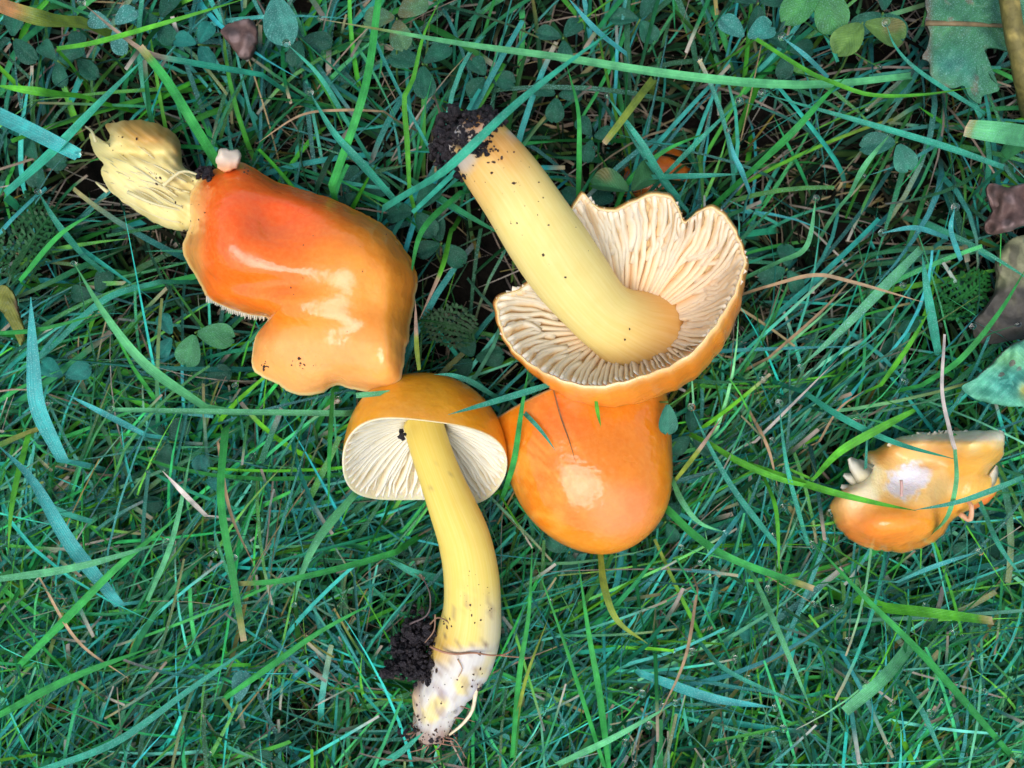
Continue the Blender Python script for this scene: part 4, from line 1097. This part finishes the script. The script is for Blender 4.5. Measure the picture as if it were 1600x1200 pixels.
H([(1540, 178), (1440, 114), (1400, 74), (1384, 36)], 7, 'teal', 50)
H([(1295, 122), (1260, 88), (1222, 58)], 9, 'blue', 60)
H([(1328, 304), (1352, 258), (1392, 208)], 9, 'pale', 50)
H([(1440, 388), (1372, 458), (1310, 520), (1250, 574)], 15, 'pale', 40, "wide frosted blade lying diagonally with a drop on its tip", dew=1.0)
H([(1466, 552), (1450, 462), (1441, 398)], 15, 'teal', 50)
H([(1190, 450), (1270, 430), (1330, 440), (1442, 472)], 6, 'straw', 85)
H([(1440, 602), (1500, 562), (1560, 490), (1606, 415)], 9, 'green', 55)
H([(1376, 602), (1420, 540), (1452, 486)], 8, 'bright', 40)
H([(1502, 408), (1486, 360), (1492, 324)], 10, 'blue', 50)
H([(1482, 372), (1430, 356), (1378, 364)], 9, 'blue', 50)
H([(1215, 410), (1260, 385), (1275, 310)], 8, 'pale', 30)
H([(320, 636), (230, 572), (170, 500), (116, 412)], 15, 'pale', 95, "clean pale green blade slanting down towards the torn cap's notch", dew=.2)
H([(98, 720), (60, 640), (52, 570), (48, 464)], 24, 'blue', 70)
H([(228, 680), (160, 645), (104, 616)], 10, 'blue', 60)
H([(186, 945), (110, 850), (50, 750), (-5, 694)], 20, 'blue', 45)
H([(-10, 521), (60, 515), (166, 488)], 8, 'green', 70)
H([(-10, 592), (60, 560), (160, 470), (250, 440)][::-1], 10, 'teal', 30)
H([(540, 646), (340, 643), (174, 640)], 9, 'pale', 55, taper='cut')
H([(352, 670), (345, 780), (364, 900), (381, 1002)], 12, 'green', 70, "dark green blade with papery white end over the lower turf", tip='straw', taper='cut')
H([(322, 806), (286, 770), (254, 736)], 9, 'white', 60)
H([(620, 862), (560, 880), (450, 906), (360, 913)], 9, 'green', 60, tip='straw', taper='cut')
H([(-10, 906), (120, 886), (260, 846)], 12, 'pale', 60)
H([(12, 870), (20, 780), (44, 680)][::-1], 12, 'bright', 70)
H([(556, 770), (500, 838), (470, 900), (460, 945)], 15, 'pale', 25)
H([(-10, 1122), (110, 1060), (240, 1010)], 12, 'green', 50)
H([(350, 1092), (417, 1045), (500, 987), (606, 930)], 10, 'green', 50)
H([(60, 1205), (180, 1160), (300, 1075), (420, 990)], 11, 'teal', 40)
H([(30, 1040), (110, 960), (190, 880), (300, 790)], 12, 'green', 45)
H([(230, 940), (270, 840), (300, 700)], 8, 'pale', 45)
H([(520, 610), (515, 700), (513, 798)], 7, 'green', 50)
H([(800, 1185), (812, 1050), (826, 960), (832, 850)], 9, 'green', 30)
H([(945, 1200), (900, 1060), (870, 970), (834, 872)], 11, 'green', 35)
H([(952, 1205), (936, 1080), (920, 990), (903, 875)], 10, 'green', 30)
H([(938, 866), (945, 920), (965, 970), (1012, 1006)], 11, 'yellow', 40, "curled yellow-green blade below the bell cap")
H([(800, 1160), (822, 1060), (856, 968)], 6, 'yellow', 30)
H([(870, 1195), (960, 1152), (1055, 1098)], 12, 'pale', 30)
H([(700, 905), (650, 896), (598, 868)], 12, 'teal', -60)
H([(1043, 796), (1090, 840), (1150, 876), (1272, 920)], 11, 'green', 40, tip='straw', taper='cut')
H([(1050, 748), (1065, 782), (1092, 816), (1132, 832)], 9, 'pale', 40)
H([(1110, 694), (1160, 724), (1230, 752), (1310, 766)], 10, 'bright', 30)
H([(1220, 860), (1150, 770), (1110, 700), (1080, 636)], 9, 'teal', 35)
H([(1264, 856), (1245, 790), (1228, 720), (1217, 630)], 7, 'teal', 40)
H([(1160, 798), (1126, 845), (1094, 880)], 7, 'blue', 50)
H([(1195, 748), (1213, 800), (1218, 905)], 7, 'bright', 40)
H([(1054, 752), (1090, 706), (1128, 652)], 7, 'yellow', 40, tip='dryhalf')
H([(1385, 950), (1460, 958), (1552, 970)], 15, 'bright', 50, "thick bright green blade cut off square in the lower turf", tip='straw', taper='cut')
H([(1580, 1180), (1450, 1032), (1350, 932), (1262, 838)], 11, 'green', 45)
H([(1425, 1005), (1380, 1060), (1320, 1112)], 17, 'pale', 30, taper='cut')
H([(1000, 1052), (1110, 1090), (1210, 1106)], 15, 'blue', 10)
H([(1090, 920), (1070, 1030), (1026, 1126)], 5, 'straw', 40)
H([(1470, 1010), (1455, 1080), (1390, 1165)], 8, 'pale', 40)
H([(1400, 1060), (1440, 1110), (1480, 1200)], 9, 'teal', 20)
H([(1180, 905), (1222, 1000), (1270, 1115)], 9, 'pale', 40)
H([(1210, 860), (1216, 920), (1213, 975)], 7, 'bright', 40)
H([(1530, 780), (1560, 850), (1600, 905)], 8, 'teal', 30)
H([(1400, 910), (1460, 885), (1530, 862)], 8, 'blue', 45)
H([(1090, 1000), (1140, 1050), (1268, 1108)], 7, 'teal', 30)
H([(60, 900), (120, 1000), (200, 1060)], 5, 'straw', 40)
H([(340, 690), (360, 800), (400, 890)], 5, 'straw', 30)
H([(130, 400), (90, 350), (60, 300)], 10, 'teal', 10)
H([(30, 440), (90, 370), (150, 330)], 9, 'green', 30)
H([(720, 300), (660, 360), (640, 440)], 9, 'green', -10)
H([(705, 360), (690, 420), (655, 500)], 9, 'bright', 0, tip='dryhalf')
H([(640, 280), (720, 330), (790, 370)], 10, 'dark', -70)
H([(1170, 640), (1200, 700), (1215, 760)], 5, 'straw', -20)
H([(1200, 560), (1290, 480), (1360, 400)], 6, 'straw', 0)
H([(1180, 690), (1260, 610), (1310, 560)], 6, 'white', -10)
H([(1280, 690), (1310, 640), (1350, 610)], 5, 'straw', 10)

# a second, looser layer of fine random blades on top of the lower turf, still one uncountable mass
turf("loose_grass", 3000, XR, (-1150, 0), 9, ang_main, (180, 420), (3.6, 8), 8, .04, .42, "loose grass blades lying uppermost on the lower turf", "grass", lift=(30, 60), palette=np.array([(.03, .36, .10), (.09, .42, .03), (.02, .36, .24), (.05, .40, .16), (.02, .38, .32), (.03, .26, .05), (.13, .46, .28), (.10, .46, .36), (.16, .48, .22)]), bright=1.5, dewk=1.3)  # pale cyan-green entries paint sheen into the uppermost blades

# ------------------------------------------------------------------ clover and other leaves
def leaflet_mesh(L, Wd, fold, droop, notch=.06, seed=0):
    r = np.random.default_rng(seed)
    nv, nu = 12, 9
    v = np.linspace(0, 1, nv); u = np.linspace(-1, 1, nu)
    hw = Wd * .5 * np.sqrt(np.clip(np.sin(pi * np.clip(v, 0, 1) ** 1.25 * .5 + .02), 0, 1)) * np.clip(1 - v ** 5, .04, 1) ** .5
    U, Vv = np.meshgrid(u, v); HW = hw[:, None]
    x = U * HW; y = Vv * L - notch * L * np.exp(-(U / .35) ** 2) * Vv ** 6 * 1.5
    z = np.abs(U) * HW * fold - droop * L * Vv ** 2 + 1.2 * np.sin(U * 6 + r.uniform(0, 6)) * Vv
    P = np.stack([x, y, z], -1).reshape(-1, 3)
    i, j = np.meshgrid(np.arange(nv - 1), np.arange(nu - 1), indexing='ij'); a = i * nu + j
    F = np.stack([a, a + 1, a + nu + 1, a + nu], -1).reshape(-1, 4)
    return P, F, U.ravel(), Vv.ravel()

def clover(cx, cy, z, size, rot, colour, label=None, nleaf=3, dew=.2, group="clover leaves among the grass", spread=radians(112), fold=.25, tiltz=.1, spots=False):
    seed = int(cx * 3 + cy * 7)
    r = np.random.default_rng(seed)
    c = W(cx, cy, z)
    base = c + np.array([r.normal(0, 25), r.normal(0, 25), SOIL - z - 6])
    if label is None: label = ("dark green three-part clover leaf sunk in grass " if nleaf == 3 else "pair of dark clover leaflets sunk in grass ") + near(cx, cy)
    else: group = None
    T = thing("clover_leaf", base, label, "clover leaf", group)
    for k in range(nleaf):
        a = radians(rot) + (k - (nleaf - 1) / 2) * spread + r.normal(0, .12)
        P, F, U, Vv = leaflet_mesh(size * r.uniform(.9, 1.1), size * r.uniform(.78, .95), fold + r.normal(0, .12), r.uniform(.02, .3), seed=seed + k)
        P = P + np.array([0, 4, 0])
        tl = r.normal(tiltz, .22); P = P @ np.array([[cos(tl * .6), 0, -sin(tl * .6)], [0, 1, 0], [sin(tl * .6), 0, cos(tl * .6)]])
        Rz = np.array([[cos(a - pi / 2), -sin(a - pi / 2), 0], [sin(a - pi / 2), cos(a - pi / 2), 0], [0, 0, 1]])
        V = P @ Rz.T + c
        cc = np.array(colour) * r.uniform(.8, 1.2)
        C = np.tile(cc, (len(V), 1))
        C = mixc(C, cc * 1.6 + .01, np.exp(-((Vv - .45 - .25 * np.abs(U)) / .06) ** 2) * .35)
        C = mixc(C, cc * 1.5, np.exp(-(U / .08) ** 2) * .4)
        if spots: C = mixc(C, (.12, .10, .03), smooth(.4, 1.1, NZ[4](V, 22)) * .8)
        mesh("leaflet", V, F, M_LEAF, T, col=np.c_[C, np.full(len(V), dew)], uv=np.stack([U * .5 + .5, Vv], -1))
    mid = (base + c) / 2 + np.array([r.normal(0, 12), r.normal(0, 12), 0])
    p = catmull(np.vstack([base, mid, c]), 10, False)
    V, F, s, a_ = tube(np.vstack([base + (mid - base) * t * 2 if t < .5 else mid + (c - mid) * (t * 2 - 1) for t in np.linspace(0, 1, 8)]), np.linspace(2.4, 1.6, 8), 6)
    mesh("leaf_stalk", V, F, M_LEAF, T, col=np.c_[np.tile((.10, .20, .05), (len(V), 1)), np.zeros(len(V))], uv=np.zeros((len(V), 2)))
    return T
DG, BG, YG = (.007, .075, .040), (.009, .15, .12), (.085, .20, .030)
clover(430, -8, 10, 80, -80, (.022, .15, .12), "large dewy blue-green clover leaflet hanging at the turf's upper edge", 1, .5)
clover(620, 28, 0, 52, -70, (.06, .14, .05), "yellow-edged dull green clover leaf crossed by the long pale blade", 3, .3, spots=True)
clover(1285, -26, 10, 72, -95, (.04, .20, .04), "bright green clover leaf with a pale rim beside a spotted leaf", 2, .3, spread=1.2)
clover(1348, 35, 20, 62, -80, (.085, .17, .035), "yellowing folded clover leaf with dark brown patches", 2, .1, spots=True, fold=.5)
clover(1165, 60, -10, 48, 80, BG, "blue-green clover pair right above the long teal blades", 2, .6)
clover(1402, 222, -20, 48, -120, (.02, .15, .10), "rounded clover leaf under a thin diagonal blade", 2, .3)
clover(1043, 628, 20, 46, -95, (.024, .15, .095), "round green clover leaflet tucked against the bell cap's shoulder", 1, .2, fold=.1)
clover(305, 520, -60, 56, -60, (.03, .16, .05), "pointed green clover leaf below the torn cap's notch", 2, .3)
clover(178, 40, -20, 42, -80, BG, "small dew-frosted clover leaf near the browned blade", 3, 1.0)
clover(372, 1100, -20, 44, 85, (.03, .19, .17), "lone oval blue-green leaflet in the lower turf", 1, .6)
clover(985, 300, -30, 60, 100, (.03, .13, .045), "folded green leaf just behind the upturned mushroom's torn rim", 2, .1, fold=.6, spots=True)
for (x, y, z, s, rot, c, nl) in ((90, 95, -70, 40, 30, DG, 3), (120, 90, -90, 42, 200, DG, 3), (310, 70, -60, 38, 60, BG, 3), (470, 60, -80, 44, 250, DG, 3), (660, 100, -60, 50, 280, DG, 3), (870, 150, -70, 40, 270, DG, 3), (925, 215, -80, 36, 10, DG, 3), (920, 320, -90, 46, 90, DG, 2), (650, 330, -90, 50, 300, DG, 3), (690, 380, -110, 46, 200, DG, 3), (270, 525, -60, 38, 180, BG, 2), (320, 590, -100, 44, 20, DG, 3), (100, 590, -50, 46, 80, BG, 2), (265, 690, -70, 44, 160, DG, 3), (318, 750, -50, 36, 45, BG, 2), (215, 780, -90, 40, 100, DG, 3), (890, 862, -90, 38, 270, DG, 3), (1040, 815, -80, 34, 300, DG, 3), (1185, 5, -40, 46, 270, DG, 3), (1380, 20, -60, 50, 200, DG, 3), (1230, 80, -90, 40, 250, DG, 3), (1230, 420, -100, 44, 190, DG, 3), (1080, 680, -110, 40, 330, DG, 3), (560, 300, -110, 46, 120, DG, 3), (150, 460, -120, 40, 60, DG, 3), (1400, 520, -120, 44, 140, DG, 3), (430, 1180, -60, 36, 60, DG, 3), (1330, 1060, -70, 36, 200, DG, 2), (1530, 850, -110, 48, 100, DG, 3), (1150, 980, -90, 34, 20, BG, 2), (880, 60, -80, 40, 160, DG, 3), (1000, 30, -100, 44, 60, DG, 3), (760, 120, -90, 42, 240, DG, 3), (740, 560, -130, 46, 120, DG, 3), (60, 250, -110, 44, 10, DG, 3), (250, 30, -90, 44, 300, DG, 3), (20, 60, -90, 46, 200, DG, 3)):
    clover(x, y, z, s, rot, c, None, nl)

# broad lobed leaf, its midrib, and the brown stem beside it
def flat_leaf(name, outline, c, z, colfn, label, cat, relief=6, under=3, rib=None, G=None, dew=.2, mat=None, H=8):
    T = thing(name, W(*c, SOIL), label, cat)
    def g(x, y):
        P = np.stack([x, y, 0 * x], -1)
        return relief * NZ[5](P, 34) + relief * .6 * NZ[2](P, 13) + (G(x, y) if G else 0)
    V, F, x, y, r = blob(outline, c, H, z, .5, under, g, 26, 150, .5, 4, 0)
    # keep the sheet thin: underside follows the top
    nring = 26; nth = 150
    top = V[:nring * nth].reshape(nring, nth, 3)
    rr = np.sin(np.arange(1, nring + 1) / nring * pi / 2) ** .9
    for q, f in enumerate((.992, .965, .8, .55, .3)):
        k = int(np.argmin(np.abs(rr - f)))
        V[(nring + q) * nth:(nring + q + 1) * nth] = top[k] - np.array([0, 0, under])
    V[-1] = V[-2] - np.array([0, 0, under])
    C = colfn(x, y, r)
    lf = mesh("leaf_blade", V, F, mat or M_LEAF, T, col=np.c_[C, np.full(len(V), dew)], uv=np.stack([(x - x.min()) / np.ptp(x), (y - y.min()) / np.ptp(y)], -1))
    if rib is not None:
        p = catmull(rib[0], 20, False)
        zz = []
        tx, ty = proj(top.reshape(-1, 3)); tz = top.reshape(-1, 3)[:, 2]
        for a, b in p[:, :2]: zz.append(tz[np.argmin((tx - a) ** 2 + (ty - b) ** 2)] + .8)
        Vr, Fr, s, a_ = tube(W(p[:, 0], p[:, 1], np.array(zz)), np.linspace(rib[1], rib[1] * .6, 20), 7, zr=.6)
        mesh("midrib", Vr, Fr, M_LEAF, T, col=np.c_[np.tile(rib[2], (len(Vr), 1)), np.zeros(len(Vr))], uv=np.zeros((len(Vr), 2)))
    st = W(c[0], c[1], z)
    Vs, Fs, s, a_ = tube(np.array([st + np.array([0, 0, -4]), st * .5 + W(c[0] + 25, c[1], SOIL - 4) * .5, W(c[0] + 40, c[1] + 10, SOIL - 6)]), np.array([3, 3.4, 4]), 7)
    mesh("leaf_stalk", Vs, Fs, M_LEAF, T, col=np.c_[np.tile((.12, .17, .06), (len(Vs), 1)), np.zeros(len(Vs))], uv=np.zeros((len(Vs), 2)))
    return T
def cf_lobed(x, y, r):
    C = np.tile(np.array([.030, .15, .055]), (len(x), 1)); P = np.stack([x, y, 0 * x], -1)
    C = mixc(C, (.02, .17, .13), gauss(x, y, 1490, 110, 36, 30) * .9)
    C = mixc(C, (.06, .19, .05), smooth(0, 1, NZ[1](P, 50)) * .5)
    return mixc(C, (.14, .06, .05), smooth(1462, 1448, x) * .8 + smooth(.9, 1.3, NZ[3](P, 14)) * .6)
flat_leaf("lobed_leaf", [(1452, -40), (1446, 0), (1449, 22), (1445, 34), (1452, 50), (1449, 74), (1440, 90), (1452, 98), (1453, 115), (1466, 132), (1490, 138), (1506, 134), (1514, 150), (1532, 163), (1536, 150), (1562, 140), (1548, 118), (1536, 92), (1540, 77), (1556, 75), (1590, 84), (1640, 84), (1650, -40)], (1520, 30), -30, cf_lobed, "broad lobed green leaf with brown midrib beside a thick olive stem", "leaf", 7, 3, ([(1446, 36, 0), (1500, 37, 0), (1560, 40, 0), (1630, 44, 0)], 4.5, (.20, .15, .08)), dew=.5)
def build_stem():
    p = catmull([(1572, -40, 20, 14), (1580, 20, 24, 14), (1592, 90, 10, 13), (1602, 150, -40, 12), (1612, 200, -205, 12)], 24, False)
    V, F, s, a_ = tube(W(p[:, 0], p[:, 1], p[:, 2]), p[:, 3], 14, .05, 2)
    V0, F0, s0, a0 = tube(np.array([V[-2] + 0, V[-2] + np.array([10, 40, 0.])]), np.array([13, 12]), 10)
    mesh("plant_stem", V, F, M_FIBRE, None, V[-1], col=mixc(np.tile(np.array([.13, .11, .025]), (len(V), 1)), (.34, .27, .07), smooth(.3, 1, NZ[2](V, 9))), label="thick olive-brown speckled plant stem next to the lobed leaf", cat="plant stem")
build_stem()
def cf_curl(x, y, r):
    C = np.tile(np.array([.10, .40, .24]), (len(x), 1)); P = np.stack([x, y, 0 * x], -1)
    C = mixc(C, (.06, .40, .36), gauss(x, y, 1580, 600, 40, 22) * .8)
    C = mixc(C, (.18, .46, .16), gauss(x, y, 1570, 560, 40, 14) * .7)
    C = mixc(C, (.14, .05, .05), smooth(.93, 1.0, r) * (y < 590) * .8)
    return mixc(C, (.38, .34, .04), gauss(x, y, 1600, 610, 8, 12))
flat_leaf("crinkled_leaf", [(1503, 606), (1522, 592), (1545, 572), (1572, 545), (1600, 530), (1650, 522), (1660, 640), (1600, 636), (1560, 632), (1525, 624)], (1580, 592), 0, cf_curl, "crinkled blue-green leaf with a purple upper edge", "leaf", 9, 3, None, dew=.5, H=22)
def cf_brown(x, y, r):
    P = np.stack([x, y, 0 * x], -1)
    C = np.tile(np.array([.10, .055, .045]), (len(x), 1))
    C = mixc(C, (.22, .15, .14), smooth(.2, 1, NZ[1](P, 18)) * .8)
    return mixc(C, (.03, .02, .02), smooth(.4, 1, NZ[6](P, 24)) * .8)
flat_leaf("dead_leaf", [(1542, 300), (1548, 286), (1575, 292), (1610, 285), (1640, 300), (1640, 352), (1600, 352), (1576, 362), (1546, 366), (1540, 350), (1550, 330)], (1585, 325), -10, cf_brown, "crumpled purplish-brown dead leaf above the blotched grey leaf", "dead leaf", 14, 4, None, dew=.2, mat=M_FIBRE, H=14)
def cf_grey(x, y, r):
    P = np.stack([x, y, 0 * x], -1)
    C = np.tile(np.array([.20, .20, .11]), (len(x), 1))
    C = mixc(C, (.035, .03, .03), smooth(430, 470, y + 14 * NZ[1](P, 24)) * .9)
    return mixc(C, (.05, .045, .03), smooth(.4, .9, NZ[3](P, 12)) * .7)
flat_leaf("dead_leaf", [(1556, 412), (1566, 390), (1580, 374), (1604, 366), (1640, 366), (1640, 520), (1590, 530), (1540, 538), (1522, 524), (1524, 500), (1548, 470), (1558, 440)], (1588, 450), -60, cf_grey, "blotched grey-yellow decaying leaf with a dark lower half", "dead leaf", 7, 4, None, dew=0, mat=M_FIBRE, H=14)
def cf_y(x, y, r):
    P = np.stack([x, y, 0 * x], -1)
    C = np.tile(np.array([.17, .18, .03]), (len(x), 1))
    return mixc(C, (.09, .055, .03), smooth(.0, .8, NZ[3](P, 26)))
flat_leaf("dead_leaf", [(-12, 452), (8, 446), (22, 460), (30, 490), (38, 520), (32, 540), (18, 512), (2, 486), (-12, 480)], (12, 485), -30, cf_y, "yellowed narrow leaf with brown blotches by feathery foliage", "dead leaf", 5, 3, None, dew=.1, H=6)
flat_leaf("dead_leaf", [(345, 50), (360, 36), (392, 30), (402, 52), (396, 84), (378, 92), (362, 72)], (375, 62), -60, cf_brown, "small dark brown withered leaf near the dewy clover", "dead leaf", 9, 4, None, dew=0, mat=M_FIBRE, H=12)

def feathery(cx, cy, z, L, rot, label, colour=(.012, .07, .022)):
    r = np.random.default_rng(int(cx + cy)); a = radians(rot)
    T = thing("feathery_leaf", W(cx, cy, SOIL), label, "leaf")
    d = np.array([cos(a), sin(a), 0]); sd = np.array([-sin(a), cos(a), 0]); c = W(cx, cy, z)
    stalk = np.array([c + d * L * t + sd * 6 * sin(t * 3) + np.array([0, 0, 14 * sin(t * pi)]) for t in np.linspace(0, 1, 10)])
    V, F, s, a_ = tube(np.vstack([c - d * 20 + [0, 0, SOIL - z - 5], stalk]), np.linspace(3, 1, 11), 6)
    mesh("leaf_stalk", V, F, M_LEAF, T, col=np.c_[np.tile(np.array(colour) * 1.3, (len(V), 1)), np.zeros(len(V))], uv=np.zeros((len(V), 2)))
    for k in range(13):
        t = .08 + .9 * k / 12
        p0 = c + d * L * t + sd * 6 * sin(t * 3) + np.array([0, 0, 14 * sin(t * pi)])
        for sg in (-1, 1):
            ln = L * .36 * sin(pi * (.15 + .75 * t)) * r.uniform(.85, 1.15)
            dirn = sd * sg * .85 + d * .5 + np.array([0, 0, r.normal(.05, .15)])
            tips = []
            for q in range(4):
                b = p0 + dirn * ln * (q / 3.2)
                for s2 in (-1, 1):
                    dd = dirn * .7 + (d * 1 - sd * sg * .3) * s2 * .8
                    e = b + dd * ln * .34 * (1 - q * .12); nrm = np.cross(dd, [0, 0, 1.]); nrm /= np.linalg.norm(nrm) + 1e-6
                    tips.append((np.array([b - nrm * 1.4, b + nrm * 1.4, (b + e) / 2 + nrm * 2.6 + [0, 0, 1.2], e, (b + e) / 2 - nrm * 2.6 + [0, 0, 1.2]]), [(0, 1, 2, 3, 4)]))
            V, F = join(tips)
            mesh("pinna", V, F, M_LEAF, T, col=np.c_[np.tile(np.array(colour) * r.uniform(.8, 1.3), (len(V), 1)), np.zeros(len(V))], uv=np.zeros((len(V), 2)))
feathery(1545, 425, -90, 110, 215, "feathery finely cut green leaf next to the blotched grey leaf", (.014, .10, .022))
feathery(85, 330, -70, 130, 235, "feathery dark green leaf left of the split yellow stem")
feathery(650, 500, -110, 100, 345, "feathery leaf in the dark hollow between three mushrooms", (.01, .055, .015))
feathery(40, 300, -90, 110, 290, "feathery dark leaf half buried beside yellowed narrow leaf")

# ------------------------------------------------------------------ dew drops on blade tips
def drop_mesh(rad):
    me = bpy.data.meshes.new("dew_drop")
    n, m = 12, 8
    V, F = [], []
    for i in range(1, m):
        t = pi * i / m
        for j in range(n): V.append((rad * sin(t) * cos(2 * pi * j / n), rad * sin(t) * sin(2 * pi * j / n), rad * cos(t)))
    F = ring_faces(m - 1, n, True, True); V += [(0, 0, rad), (0, 0, -rad)]
    set_mesh(me, np.array(V), F); me.materials.append(M_DEW); return me
DM = [drop_mesh(K * r_) for r_ in (4.2, 5.2, 6.2)]
def dew(P, k):
    o = bpy.data.objects.new("dew_drop", DM[k]); sc.collection.objects.link(o); o.location = to_world(P)
    tag(o, "clear round dewdrop on a grass tip " + near(*[float(q) for q in proj(P)]), "dewdrop", "dewdrops on the blade tips")
r = np.random.default_rng(90)
for P, c in HERO_TIPS:
    x, y = proj(P)
    if c in ('blue', 'teal', 'pale') and 0 < x < 1600 and 0 < y < 1200 and P[2] > 0 and r.uniform() < .8: dew(P + np.array([0, 0, 1.5]), int(r.integers(0, 3)))
cand = np.vstack([TIPS1, TIPS2]); x, y = proj(cand)
ok = np.flatnonzero((x > 0) & (x < 1600) & (y > 0) & (y < 1200) & (cand[:, 2] > -62))
wgt = .3 + 1.4 * (x[ok] > 800)
for i in r.choice(ok, 75, replace=False, p=wgt / wgt.sum()): dew(cand[i] + np.array([0, 0, 1.5]), int(r.integers(0, 3)))
